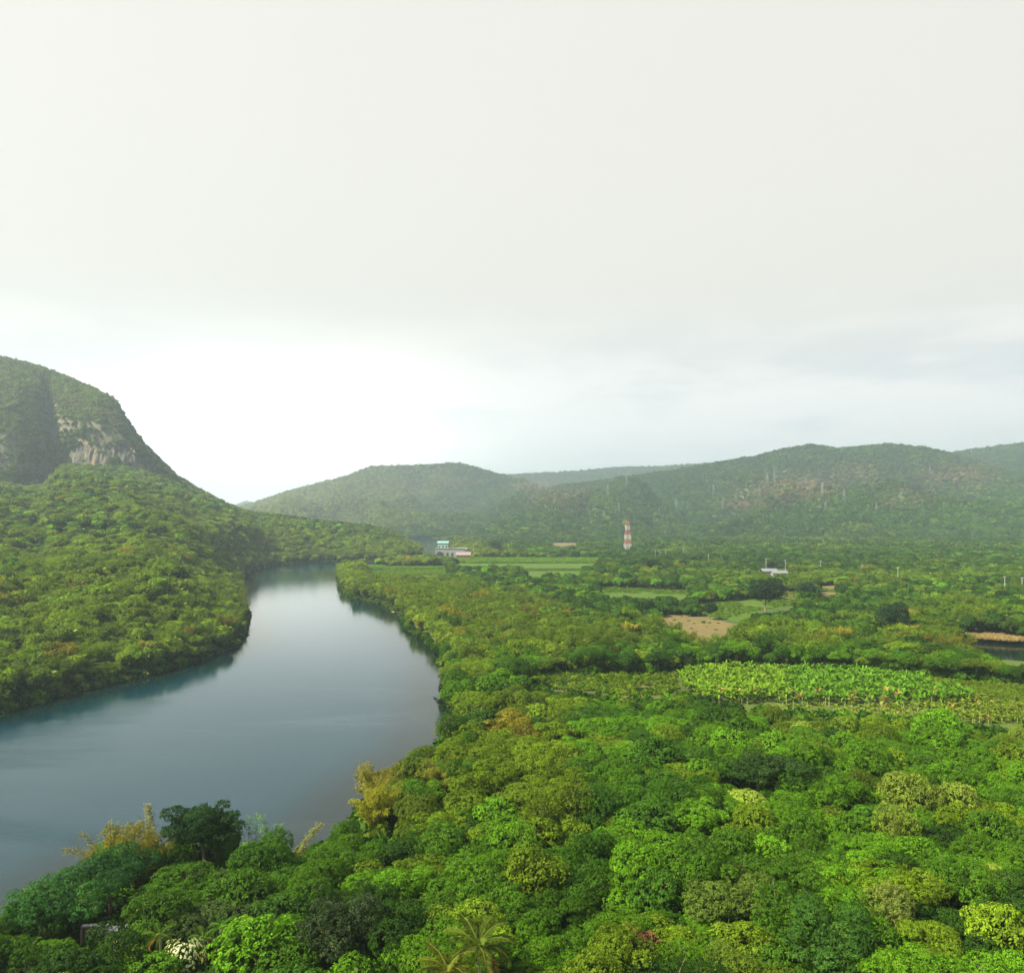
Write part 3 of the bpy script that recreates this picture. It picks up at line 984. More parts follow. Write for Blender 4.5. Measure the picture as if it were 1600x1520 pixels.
# ------------------------------------------------------------------ planting
def blocked(X, Y, Z, H, R=0.0):
    """would a plant of height H here stand in front of something the photograph shows open"""
    r = np.zeros(np.shape(X), bool)
    for f in (0.0, 0.15, 0.3, 0.45, 0.6, 0.75, 0.97):
        px, py = proj(X, Y, Z + H * f)
        for P in OPENS:
            r |= inpoly(px, py, P)
        if np.any(R):
            for s in (-0.75, -0.38, 0.38, 0.75):
                for P in OPENS:
                    r |= inpoly(px + s * R * F / Y, py, P)
    return r


def jgrid(x0, x1, y0, y1, sp, rg):
    gx, gy = np.meshgrid(np.arange(x0, x1, sp), np.arange(y0, y1, sp * 0.87))
    gx = gx + (np.arange(gx.shape[0]) % 2)[:, None] * sp * 0.5
    gx = gx + rg.uniform(-0.38, 0.38, gx.shape) * sp
    gy = gy + rg.uniform(-0.38, 0.38, gy.shape) * sp
    return gx.ravel(), gy.ravel()


# ---- special single things are listed first so that the woods leave them room
RESERVED = []          # (x, y, radius)


def reserve(x, y, r):
    RESERVED.append((x, y, r))


def tree_object(kind, src, x, y, sc, tint, label, cat='tree', group=None, rz=None, z=None, crown_name='crown', trunk_name='trunk', zs=None):
    if z is None:
        z = max(0.8, float(ground(np.array([x]), np.array([y]))[0]))
    sq = random.uniform(0.84, 1.2) if kind.endswith('tree') else 1.0
    root = empty(kind, (x, y, z), rz if rz is not None else random.uniform(0, 6.28), (sc * sq, sc / sq ** 0.5, zs or sc * random.uniform(0.82, 1.18)))
    tag(root, label, cat, group)
    c = link(bpy.data.objects.new(crown_name, src[0])); c.parent = root; c['tint'] = [float(v) for v in tint]
    t = link(bpy.data.objects.new(trunk_name, src[1])); t.parent = root
    return root


def place(px, py, z_top):
    """x, y of a thing whose top is z_top above the datum and is seen at px, py"""
    return at(px, py, z_top)


def special(kind, px, py, ztop, sc, colour, label, src, cat='tree', mul=1.0, r=None, rz=None, zs=None, **kw):
    x, y = place(px, py, ztop)
    reserve(x, y, r if r is not None else (4.6 if kind == 'bamboo_clump' else 3.0 * sc))
    if kind == 'bamboo_clump':                     # nothing stands right in front of it
        for k in (5.0, 9.5, 13.5): reserve(x * (1 - k / y), y - k, 3.2)
        zs = sc * 1.15
    c = C_[colour] if isinstance(colour, str) else np.array(colour)
    return tree_object(kind, src, x, y, sc, c * mul, label, cat, rz=rz, zs=zs, **kw)


# near river bank, left of centre
special('broadleaf_tree', 318, 1262, 14.0, 1.05, (0.016, 0.045, 0.010), 'big dark spreading tree on the near river bank beside the vine covered stump', FEATH[0], zs=1.25)
special('bamboo_clump', 178, 1288, 12.5, 0.92, 'yellow', 'golden bamboo arching over the water left of the big dark bank tree', BAMB[0], 'bamboo', 0.9, crown_name='leaf_sprays', trunk_name='culms')
special('bamboo_clump', 215, 1305, 12.0, 0.85, (0.16, 0.15, 0.02), 'olive gold bamboo just behind the golden clump left of the dark bank tree', BAMB[1], 'bamboo', 0.9, crown_name='leaf_sprays', trunk_name='culms')
special('bamboo_clump', 592, 1184, 12.5, 0.90, (0.17, 0.16, 0.022), 'brownish gold bamboo reaching out over the river at the bank corner', BAMB[2], 'bamboo', 1.0, crown_name='leaf_sprays', trunk_name='culms')
special('bamboo_clump', 590, 1222, 12.0, 0.85, (0.24, 0.24, 0.018), 'bright yellow bamboo below the brownish gold clump at the bank corner', BAMB[3], 'bamboo', 1.0, crown_name='leaf_sprays', trunk_name='culms')
special('bamboo_clump', 690, 1182, 12.5, 0.85, (0.19, 0.20, 0.025), 'yellow bamboo plume inland of the river corner below the dark leaning tree', BAMB[4], 'bamboo', 0.9, crown_name='leaf_sprays', trunk_name='culms')


# dark wispy tree that leans out over the river
def wispy_tree():
    rg = np.random.default_rng(41)
    x, y = at(706, 1118, 5)
    reserve(x, y, 4)
    root = tag(empty('leaning_tree', (x, y, 2.2)), 'thin dark tree with tiered branches leaning out over the river', 'tree')
    tb = MB()
    top = np.array((-4.2, 0, 7.6))
    f = lambda t: np.array((0, 0, 0)) * (1 - t) + top * t + np.array((1.0, 0, 0.6)) * math.sin(t * math.pi)
    tb.path([f(t) - (0, 0, 1 if t == 0 else 0) for t in (0, .25, .5, .75, 1)], [.22, .17, .13, .08, .03], 6)
    tb.build('trunk', 'bark', root)
    parts, bb_ = [], MB()
    for i in range(26):
        t = 0.18 + 0.8 * i / 26
        a = i * 2.4
        ln = (2.9 - 1.9 * t) * rg.uniform(0.7, 1.2)
        o = f(t)
        e = o + np.array((math.cos(a) * ln, math.sin(a) * ln, ln * rg.uniform(-0.15, 0.35)))
        bb_.path([o, e], [0.05, 0.015], 4)
        k = 26
        u_ = rg.uniform(0.3, 1.08, (k, 1))
        P = o + (e - o) * u_ + rg.normal(size=(k, 3)) * 0.25
        parts.append(leaves(P, np.tile((0, 0, 1.0), (k, 1)), 0.32, 0.10, 0.5, 6, rg, np.full(k, 0.4)))
    bb_.build('branches', 'bark', root)
    V, T, A = merge(parts)
    c = link(bpy.data.objects.new('foliage', np_mesh('foliage', V, T, 'broad_leaves', {'lv': A})))
    c.parent = root
    c['tint'] = [0.016, 0.040, 0.014]


wispy_tree()


# vine covered stump
def vine_stump():
    x, y = at(352, 1296, 9.8)
    reserve(x, y, 4.4); reserve(x * (1 - 5 / y), y - 5, 3.0); reserve(x * (1 - 9 / y), y - 9, 2.6)
    root = tag(empty('vine_covered_stump', (x, y, 3.4)), 'tall stump draped in light green vines in front of the big dark tree', 'stump')
    tb = MB()
    tb.path([(0, 0, -1), (0.1, 0, 3), (0, 0.1, 6.2)], [0.4, 0.3, 0.2], 8)
    tb.build('trunk', 'bark', root)
    rg = np.random.default_rng(9)
    n = 1500
    th = rg.uniform(0, 6.28, n); h = rg.uniform(0, 1, n) ** 0.7
    rad = (0.55 + 1.55 * np.sin(np.clip(h * 1.25, 0, 1) * math.pi / 2) ** 1.5) * np.where(h > 0.86, np.sqrt(np.clip((1.02 - h) / 0.16, 0, 1)), 1)
    P = np.stack([np.cos(th) * rad, np.sin(th) * rad, h * 6.6], -1) + rg.normal(size=(n, 3)) * 0.1
    N = unit(np.stack([np.cos(th), np.sin(th), 0.4 + h * 0], -1))
    V, T, A = leaves(P, N, 0.30, 0.22, 0.5, 5, rg, 0.45 + 0.2 * np.sin(th * 5))
    c = link(bpy.data.objects.new('vines', np_mesh('vines', V, T, 'broad_leaves', {'lv': A})))
    c.parent = root
    c['tint'] = [0.062, 0.150, 0.016]


vine_stump()


# upright plumes and thin stems against the water
def plume(px, py, ztop, h, lean, width, tint, label, n_st=1, name='bamboo_plume', dens=120):
    x, y = at(px, py, ztop)
    reserve(x, y, 1.0)
    root = tag(empty(name, (x, y, ztop - h)), label, 'bamboo')
    rg = np.random.default_rng(int(px))
    parts, cb = [], MB()
    for i in range(n_st):
        bx = np.array(((i - (n_st - 1) / 2) * width * 2.2 + rg.normal() * 0.1, rg.normal() * 0.4, 0)) if n_st > 1 else np.zeros(3)
        l2 = lean + rg.normal() * 0.04
        hh = h * (1 if n_st == 1 else rg.uniform(0.75, 1.0))
        f = lambda t: bx + np.stack([l2 * hh * t ** 1.6, 0 * t, hh * t], -1)
        cb.path(list(f(np.linspace(0, 1, 6))), list(np.linspace(0.05, 0.012, 6)), 4)
        t = rg.uniform(0.3, 1.0, dens)
        P = f(t) + rg.normal(size=(dens, 3)) * width * (1.1 - 0.7 * t)[:, None]
        parts.append(leaves(P, np.tile((0, 0, 1.0), (dens, 1)), 0.42, 0.12, 0.7, 4, rg, np.full(dens, 0.55), 0.4))
    V, T, A = merge(parts)
    c = link(bpy.data.objects.new('leaf_sprays', np_mesh('leaf_sprays', V, T, 'bamboo_leaves', {'lv': A})))
    c.parent = root
    c['tint'] = [float(v) for v in tint]
    cb.build('culms', 'culm', root)


plume(240, 1256, 14.0, 10.5, -0.10, 0.5, (0.20, 0.20, 0.07), 'tall upright pale yellow bamboo plume left of the big dark bank tree', dens=300)
plume(398, 1272, 12.0, 8.0, 0.02, 0.42, (0.10, 0.20, 0.05), 'fine upright light green stems right of the vine covered stump', 5, 'tall_cane', 50)
plume(428, 1276, 11.5, 7.5, 0.03, 0.30, (0.11, 0.22, 0.06), 'thin group of light green stems nearest the open water', 4, 'tall_cane', 50)
plume(458, 1286, 11.0, 7.0, 0.55, 0.42, (0.17, 0.18, 0.05), 'short yellow bamboo plume bent to the right over the bank', dens=200)

# notable single crowns in the wood
SPECIAL = [
    (1412, 1206, 14.5, 1.05, 'pale', 'large pale yellow green tree in the middle of the right hand wood', BROAD[1]),
    (1395, 1262, 12.5, 0.85, 'pale', 'smaller pale tree just below the large pale tree on the right', BROAD[3]),
    (1500, 1224, 13.5, 0.95, 'pale', 'pale yellowish tree right of the large pale tree', BROAD[5]),
    (1340, 1202, 11, 0.70, 'olive', 'small olive tree left of the large pale tree', BROAD[7]),
    (1390, 1380, 12.5, 0.80, (0.17, 0.22, 0.035), 'pale cream green tree in the lower right wood', BROAD[3]),
    (1130, 1372, 12, 1.05, (0.072, 0.115, 0.014), 'round brown tinged tree below the centre of the right hand wood', FEATH[2]),
    (1190, 1190, 12, 1.15, (0.026, 0.060, 0.010), 'dark domed tree standing out in the upper right hand wood', FEATH[3]),
    (890, 1128, 10, 0.72, (0.13, 0.15, 0.02), 'dry olive brown tree near the river side of the wood', FEATH[4]),
    (525, 1405, 11, 0.62, (0.15, 0.15, 0.035), 'small cream brown tree in the lower wood left of centre', BROAD[2]),
    (540, 1432, 12, 1.15, (0.036, 0.062, 0.018), 'large dull dark green tree below the small cream brown tree', BROAD[0]),
    (345, 1392, 12, 1.0, (0.05, 0.085, 0.018), 'big grey green rounded tree on the lower left', BROAD[4]),
    (362, 1400, 12.5, 0.5, 'rust', 'crown of reddish brown leaves over the grey green tree on the lower left', BROAD[6]),
    (70, 1412, 10, 1.05, (0.026, 0.085, 0.014), 'wide layered dark green tree above the ruined shed', FEATH[5]),
    (170, 1368, 9.5, 1.0, (0.022, 0.080, 0.014), 'very wide layered tree between the ruined shed and the river', FEATH[1]),
    (845, 1350, 10, 0.62, (0.14, 0.15, 0.07), 'thin grey leaved tree in the gap at the centre of the lower wood', BROAD[5]),
    (1310, 1458, 11, 1.1, (0.034, 0.090, 0.010), 'broad dark green tree near the lower right', FEATH[0]),
    (40, 1492, 10, 0.75, (0.028, 0.050, 0.014), 'dark mottled tree in the bottom left corner', BROAD[4]),
    (1130, 1490, 9, 0.75, (0.13, 0.20, 0.02), 'bright yellow green tree at the bottom right of centre', BROAD[3]),
]
for px, py, zt, sc, c, lab, src in SPECIAL:
    special('broadleaf_tree', px, py, zt, sc, c, lab, src, r=3.6 * sc, zs=(sc * 1.28 if 'pale' in lab else None))


def flower_tree():
    x, y = at(292, 1482, 9)
    reserve(x, y, 3.2)
    root = tree_object('flowering_tree', BROAD[0], x, y, 0.62, C_['green'], 'tree covered in cream white flowers at the bottom left', z=3.0, zs=0.68)
    rg = np.random.default_rng(3)
    R, H = BROAD[0][2], 6.0
    cv = np.array([v.co[:] for v in BROAD[0][0].vertices])
    cc = cv.mean(0)
    dd = unit(cv - cc)
    o_ = np.linalg.norm((cv - cc) / (R, R, H * 0.5), axis=1)
    P = cv[(o_ > 0.72) & (dd[:, 2] > -0.2)]
    P = P[rg.choice(len(P), 520, replace=False)]
    d = unit(P - cc)
    P = P + d * 0.18
    V, T, A = leaves(P, d, 0.26, 0.2, 0.2, 6, rg, np.full(len(P), 0.6))
    me = np_mesh('blossom', V, T, 'broad_leaves', {'lv': A * 0.5})
    c = link(bpy.data.objects.new('blossom', me)); c.parent = root
    c['tint'] = [0.75, 0.74, 0.45]


flower_tree()
xx, yy = at(1003, 1492, 7)
reserve(xx, yy, 2.0)
def withered_tree(x, y):
    rg = np.random.default_rng(77)
    root = tag(empty('withered_tree', (x, y, 3.0)), 'small tree of withered red brown leaves at the bottom edge', 'tree')
    bb_, parts = MB(), []
    bb_.path([(0, 0, -1), (0, 0, 2), (0.1, 0, 4.2)], [0.16, 0.12, 0.08], 6)
    for i in range(9):
        a = i * 2.4
        e = np.array((math.cos(a) * rg.uniform(0.7, 1.7), math.sin(a) * rg.uniform(0.7, 1.7), rg.uniform(4.6, 7.2)))
        o = np.array((0.05, 0, rg.uniform(2.6, 4.2)))
        bb_.path([o, (o + e) / 2 + (0, 0, 0.2), e], [0.06, 0.04, 0.015], 4)
        k = 16
        P = e + rg.normal(size=(k, 3)) * (0.42, 0.42, 0.5) - (0, 0, 0.3)
        parts.append(leaves(P, np.tile((0, 0, 1.0), (k, 1)), 0.5, 0.2, 0.9, 6, rg, np.full(k, rg.uniform(0.3, 0.7))))
    bb_.build('trunk', 'bark', root)
    V, T, A = merge(parts)
    c = link(bpy.data.objects.new('withered_leaves', np_mesh('withered_leaves', V, T, 'broad_leaves', {'lv': A}))); c.parent = root
    c['tint'] = [0.13, 0.06, 0.025]


withered_tree(xx, yy)


# palms
def palm(px, py, z, nf, tint, label, L=1.0, old=2):
    x, y = at(px, py, z)
    reserve(x, y, 3.0 * L)
    root = tag(empty('palm_tree', (x, y, 3.0)), label, 'palm tree')
    h = z - 3.0
    tb = MB()
    tb.path([(0.4, 0.2, -0.3), (0.25, 0.1, h * 0.4), (0.05, 0, h * 0.8), (0, 0, h)], [0.24, 0.17, 0.14, 0.12], 8)
    tb.build('trunk', 'pale_bark', root)
    for k in range(nf):
        lvl = k / nf
        fr = link(bpy.data.objects.new('frond', FROND[min(2, int(lvl * 3))]))
        fr.parent = root
        fr.location = (0, 0, h)
        fr.rotation_euler = (0, -R_(68 - 78 * lvl), k * 2.4 + random.uniform(-.2, .2))
        fr.scale = (L * random.uniform(0.9, 1.08),) * 3
        c = np.array(tint) * random.uniform(0.85, 1.15)
        if k >= nf - old: c = np.array((0.30, 0.19, 0.05))
        fr['tint'] = [float(v) for v in c]
    nb_ = MB()
    for k in range(7):
        a = k * 0.9
        cx, cy_, cz = math.cos(a) * 0.28, math.sin(a) * 0.28, h - 0.3 - 0.06 * (k % 2)
        nb_.path([(cx, cy_, cz - 0.15), (cx, cy_, cz - 0.08), (cx, cy_, cz + 0.08), (cx, cy_, cz + 0.15)], [0.04, 0.13, 0.13, 0.03], 7)
    nb_.build('coconuts', 'banana_stem', root)


palm(748, 1478, 12.5, 19, (0.10, 0.14, 0.018), 'large coconut palm with yellow green fronds at the bottom centre', 0.98)
palm(700, 1515, 11.0, 15, (0.15, 0.17, 0.02), 'lower yellow coconut palm cut by the bottom edge beside the large palm', 0.85)
palm(250, 1462, 9.5, 13, (0.09, 0.15, 0.02), 'small drooping green palm at the bottom left above the flowering tree', 0.48)
palm(348, 1446, 9.8, 11, (0.07, 0.17, 0.02), 'small bright green palm between the flowering tree and the grey green tree', 0.40, 0)
palm(318, 1466, 9.5, 12, (0.08, 0.15, 0.02), 'small green palm right of the drooping one at the bottom left', 0.45, 1)
palm(232, 1396, 10.0, 11, (0.08, 0.17, 0.02), 'little palm in the shade of the wide layered tree near the left bank', 0.34, 0)

# broken shed
sx, sy = at(160, 1454, 7.2)
reserve(sx, sy, 5.4); reserve(sx * (1 - 6 / sy), sy - 6, 3.6)
shed = tag(empty('ruined_shed', (sx, sy, 5.0), R_(6), 0.85), 'roofless grey and tan shed half buried in the trees at the lower left', 'shed')
m_ = MB(); m_.box(-3.2, 0.2, -1.2, -3.0, 1.2, 2.9); m_.box(-3.0, 1.0, 1.7, 2.9, 1.2, 2.9); m_.box(2.9, -1.2, -1.2, 3.1, 1.2, 2.7)
m_.build('wall', 'bark', shed)  # walls coloured dark brown to paint the shade beneath the roof sheet
m_ = MB(); m_.box(-3.3, 0.7, 2.95, -0.2, 1.3, 3.12); m_.build('roof_beam', 'concrete', shed)
m_ = MB(); m_.add([(-0.1, -1.1, 2.7), (0.15, -1.1, 2.7), (0.5, 1.2, 3.1), (0.25, 1.2, 3.1), (-0.1, -1.1, 2.55), (0.15, -1.1, 2.55), (0.5, 1.2, 2.95), (0.25, 1.2, 2.95)], [(0, 1, 2, 3), (4, 7, 6, 5), (0, 4, 5, 1), (1, 5, 6, 2), (2, 6, 7, 3), (3, 7, 4, 0)]); m_.build('rafter', 'concrete', shed)
m_ = MB(); m_.box(0.6, -0.7, 2.72, 3.2, 1.25, 2.85); m_.build('roof_sheet', 'old_concrete', shed)
m_ = MB(); m_.box(1.0, -1.5, -0.2, 1.35, -1.3, 2.3); m_.box(2.0, -1.5, -0.2, 2.6, -1.3, 2.3); m_.box(1.35, -1.5, 1.7, 2.0, -1.3, 2.3); m_.build('front_wall', 'tan_block', shed)
m_ = MB(); m_.box(-2.9, -2.0, -0.2, -1.6, -1.8, 1.1); m_.build('low_wall', 'red_brick', shed)

# ------------------------------------------------------------------ the near wood: single trees
def zone(px, py):
    if px < 260 and py > 1395: return 'around the ruined shed'
    if px < 520 and py > 1395: return 'near the small palms'
    if px < 520: return 'by the big dark bank tree'
    if py > 1440 and px < 860: return 'around the large coconut palm'
    if py > 1440 and px < 1200: return 'near the withered red tree'
    if py > 1440: return 'in the bottom right corner'
    if px < 760 and py > 1320: return 'below the yellow bank bamboo'
    if px < 760 and py > 1150: return 'beside the river corner bamboo'
    if px < 860 and py > 1060: return 'behind the leaning river tree'
    if py > 1330 and px < 1100: return 'in the lower central wood'
    if py > 1330: return 'around the pale cream tree'
    if py > 1200 and px < 1060: return 'in the middle wood'
    if py > 1200 and px < 1300: return 'left of the large pale tree'
    if py > 1180: return 'right of the large pale tree'
    if py > 1110 and px < 1100: return 'in the upper left wood'
    if py > 1110: return 'facing the banana plants'
    if px < 900: return 'between river and crop field'
    return 'behind the banana plants'


def near_mix(px, py):
    if px < 620 and py > 1260:
        return {'deep': 4, 'green': 5, 'bright': 3, 'blue': 3, 'olive': 1, 'lime': 1}
    if py > 1400:
        return {'deep': 2, 'green': 4, 'bright': 5, 'lime': 3, 'blue': 1, 'olive': 1.2, 'pale': .2}
    if px < 900 and py < 1260:
        return {'green': 3, 'bright': 3, 'lime': 4, 'olive': 3, 'deep': 1, 'yellow': .4}
    if px < 1150:
        return {'green': 4, 'bright': 6, 'blue': 3.5, 'lime': 2, 'deep': 1}
    return {'green': 3.5, 'bright': 5, 'blue': 1.6, 'lime': 4, 'deep': 1.2, 'olive': 1.3, 'pale': .5}


placed = [(x, y, r) for x, y, r in RESERVED]
cell = {}


def key(x, y): return (int(x // 8), int(y // 8))


for p in placed:
    cell.setdefault(key(p[0], p[1]), []).append(p)


def free(x, y, r):
    kx, ky = key(x, y)
    for i in (-1, 0, 1):
        for j in (-1, 0, 1):
            for (a, c, q) in cell.get((kx + i, ky + j), ()):
                if (a - x) ** 2 + (c - y) ** 2 < (r + q) ** 2:
                    return False
    return True


cand = []
for kind, rad, tries in (('F', 4.1, 13000), ('B', 2.8, 70000), ('b', 1.8, 95000)):
    Xc = rng.uniform(-1, 1, tries); Yc = np.sqrt(rng.uniform(38.0 ** 2, 300.0 ** 2, tries))
    Xc = Xc * (Yc * 1.15 + 12)
    sdv = river_sd(Xc, Yc)
    Zc = ground(Xc, Yc, sdv)
    for_h = {'F': 10.0, 'B': 10.8, 'b': 6.8}[kind]
    bl = blocked(Xc, Yc, Zc, for_h, np.full(tries, rad * 0.9))
    ok = (~bl) & (sdv > 2.2)
    pxx, pyy = proj(Xc, Yc, Zc + for_h)
    ok &= ~((pxx < 560) & (Yc > 160))                       # the far side of the river is planted separately
    fn = vnoise(Xc / 26.0 + 5, Yc / 26.0)
    if kind == 'F': ok &= fn > 0.42
    for i in np.nonzero(ok)[0]:
        x, y = float(Xc[i]), float(Yc[i])
        if free(x, y, rad * (0.62 if kind != 'b' else 0.58)):
            q = (x, y, rad * 0.85)
            cell.setdefault(key(x, y), []).append(q)
            cand.append((kind, x, y, float(Zc[i]), float(pxx[i]), float(pyy[i])))
# which of them are single things: in view and nearest
inview = lambda c: -60 < c[4] < 1660 and c[5] < 1600
cand.sort(key=lambda c: c[2])
quota = {'F': 290, 'B': 270, 'b': 270}
names = {'F': 'spreading_tree', 'B': 'broadleaf_tree', 'b': 'young_tree'}
used = {'F': 0, 'B': 0, 'b': 0}
rest = []
for kind, x, y, z, px, py in cand:
    mixt = near_mix(px, py)
    # neighbours tend to be the same species
    ks = list(mixt); w = np.array([mixt[k] for k in ks])
    if random.random() < 0.62:
        h_ = vnoise(np.array([x / 17.0 + 40]), np.array([y / 17.0]))[0]
        u_ = min(0.999, max(0.0, (h_ - 0.12) / 0.76))
        kk = ks[int(np.searchsorted(np.cumsum(w) / w.sum(), u_))]
    else:
        kk = random.choices(ks, w)[0]
    tint = C_[kk] * random.uniform(0.85, 1.18)
    if kind == 'F':
        src, sc = random.choice(FEATH), random.uniform(0.70, 1.02)
    elif kind == 'B':
        src, sc = random.choice(BROAD), random.uniform(0.64, 1.08)
    else:
        src, sc = random.choice(BROAD), random.uniform(0.45, 0.68)
    if inview((kind, x, y, z, px, py)) and used[kind] < quota[kind]:
        used[kind] += 1
        zn = zone(px, py)
        nm = {'F': 'spreading tree', 'B': 'round tree', 'b': 'young tree'}[kind]
        tree_object(names[kind], src, x, y, sc, tint, f'{WORDS[kk]} {nm} {zn}', 'tree', f'{WORDS[kk]} {nm}s {zn}', z=z)
    else:
        rest.append((x, y, z, sc, tint))
print('near trees', used, 'rest', len(rest))
if rest:
    A = np.array([(x, y, z) for x, y, z, s, t in rest])
    scatter('surrounding_wood', 'near', A, [s for x, y, z, s, t in rest], np.array([t for *_, t in rest]), 'continuous green tree canopy round the foreground trees', 1)

# bamboo on both banks and round the fields: single clumps
BAM_PX = []
rb = random.Random(5)
# left bank, following the water's edge
edge = [(-20, 1112), (40, 1098), (100, 1082), (150, 1070), (190, 1060), (250, 1045), (300, 1030), (340, 1018), (366, 1006), (380, 988), (384, 965), (378, 935), (372, 908)]
for i in range(len(edge) - 1):
    (x0, y0), (x1, y1) = at(*edge[i]), at(*edge[i + 1])
    n = max(1, int(math.hypot(x1 - x0, y1 - y0) / 6.0))
    for k in range(n):
        t = (k + rb.random() * 0.6) / n
        BAM_PX.append((x0 + (x1 - x0) * t - 3 - rb.random() * 4, y0 + (y1 - y0) * t + 4.5 + rb.random() * 3, 'left', rb.uniform(0.62, 0.95)))
        if rb.random() < 0.55:
            BAM_PX.append((x0 + (x1 - x0) * t - 12 - rb.random() * 22, y0 + (y1 - y0) * t + 14 + rb.random() * 26, 'left', rb.uniform(0.6, 0.95)))
# right bank and the belt between the river and the fields
for k in range(400):
    px, py = rb.uniform(625, 900), rb.uniform(935, 1130)
    if px < 620 + (py - 935) * 0.45 or px > 760 + (1130 - py) * 0.75: continue
    x, y = at(px, py, 10)
    BAM_PX.append((x, y, 'right', rb.uniform(0.6, 1.0)))
for k in range(230):
    px, py = rb.uniform(880, 1600), rb.uniform(985, 1040)
    x, y = at(px, py, 11)
    BAM_PX.append((x, y, 'belt', rb.uniform(0.6, 1.05)))
for px, py in [(1390, 1005), (1375, 1012), (1405, 1015), (1500, 1030), (1520, 1025), (1545, 1035), (1470, 1028), (1440, 995), (1460, 1000), (1420, 990)]:
    x, y = at(px, py, 11)
    BAM_PX.insert(0, (x, y, 'pond', 1.1))
arr = np.array([(a, c) for a, c, *_ in BAM_PX])
sdb = river_sd(arr[:, 0], arr[:, 1])
zb_ = ground(arr[:, 0], arr[:, 1], sdb)
blb = blocked(arr[:, 0], arr[:, 1], zb_, 9.0)
cellb, nb_used = [], 0
labs = {'left': '%s bamboo clump on the far left bank', 'right': '%s bamboo clump above the leaning river tree', 'belt': '%s bamboo clump behind the banana plants', 'pond': 'large %s bamboo clump beside the pond'}
for i, (x, y, w, s) in enumerate(BAM_PX):
    if sdb[i] < 1.2 or (blb[i] and w != 'left') or nb_used >= 290: continue
    if w == 'left' and sdb[i] > 60: continue
    if any((x - a) ** 2 + (y - c) ** 2 < (3.4 if w == 'left' else 4.2) ** 2 for a, c in cellb): continue
    if w != 'left' and not free(x, y, 1.5): continue
    cellb.append((x, y)); nb_used += 1
    kk = rb.choices(['olive', 'lime', 'yellow', 'green'], [4, 4, 1.6, 1.5])[0] if w != 'belt' else rb.choices(['olive', 'lime', 'yellow', 'green'], [5, 2, .6, 2])[0]
    t = C_[kk] * rb.uniform(0.8, 1.1) * (0.8 if kk == 'yellow' else 1)
    tree_object('bamboo_clump', rb.choice(BAMB), x, y, s * (0.9 if w == 'left' else 1), t, labs[w] % WORDS[kk], 'bamboo', (labs[w] % WORDS[kk]).replace('clump', 'clumps'), z=float(zb_[i]), crown_name='leaf_sprays', trunk_name='culms')
    placed.append((x, y, 2.5))
print('bamboo', nb_used)
taken = np.array([(a, c) for a, c in cellb])

# ------------------------------------------------------------------ the banana plantation
rgb_ = np.random.default_rng(12)
gx, gy = jgrid(30, 260, 215, 345, 2.15, rgb_)
px, py = proj(gx, gy, 3.0 + 2.0)
green_zone = inpoly(px, py, [(1060, 1050), (1130, 1041), (1330, 1046), (1430, 1056), (1480, 1075), (1535, 1090), (1470, 1100), (1370, 1096), (1180, 1092), (1100, 1090), (1068, 1072)])
yellow_zone = inpoly(px, py, [(1200, 1100), (1370, 1098), (1540, 1090), (1690, 1102), (1690, 1140), (1580, 1138), (1480, 1122), (1330, 1116), (1230, 1110)])
edge_gap = inpoly(px, py, [(1180, 1086), (1560, 1090), (1560, 1097), (1180, 1094)]) & (rgb_.random(len(gx)) < 0.45)
sel = (green_zone & ~edge_gap) | (yellow_zone & (rgb_.random(len(gx)) < 0.8))
B = np.stack([gx, gy], -1)[sel]
yz = yellow_zone[sel]
pxs_, pys_ = px[sel], py[sel]
order = np.argsort(B[:, 1])
nban = 0
far_b = []
for i in order:
    x, y = B[i]
    y_ = bool(yz[i])
    if y_:
        t = np.array((0.125, 0.175, 0.012)) * rgb_.uniform(0.8, 1.15)
        if rgb_.random() < 0.08: t = np.array((0.24, 0.20, 0.03))
    else:
        t = np.array((0.080, 0.175, 0.009)) * rgb_.uniform(0.8, 1.25)
        if pxs_[i] < 1230: t = t * np.array((1.35, 1.1, 1.0))
        if pys_[i] > 1083 and rgb_.random() < 0.15: t = np.array((0.24, 0.20, 0.05))
    s = rgb_.uniform(0.8, 1.05) * (0.62 if y_ else 1.0)
    if nban < 290 and -20 < pxs_[i] < 1615:
        nban += 1
        wd = 'low yellowing' if y_ else 'tall green'
        side = 'right end' if pxs_[i] > 1420 else ('left end' if pxs_[i] < 1230 else 'middle')
        lab = f'{wd} banana plant in the {side} front rows of the plantation'
        o = tree_object('banana_plant', BANANA[rgb_.integers(0, 5)], float(x), float(y), float(s), t, lab, 'banana plant', lab.replace('plant in', 'plants in'), z=3.02, crown_name='leaf_crown', trunk_name='stem', rz=rgb_.uniform(0, 6.28))
    else:
        far_b.append((x, y, 3.02, s, t))
scatter('banana_plants', 'ban', np.array([f[:3] for f in far_b]), [f[3] for f in far_b], np.array([f[4] for f in far_b]), 'dense green banana plants filling the back of the plantation', 3)
print('banana', nban, len(far_b))

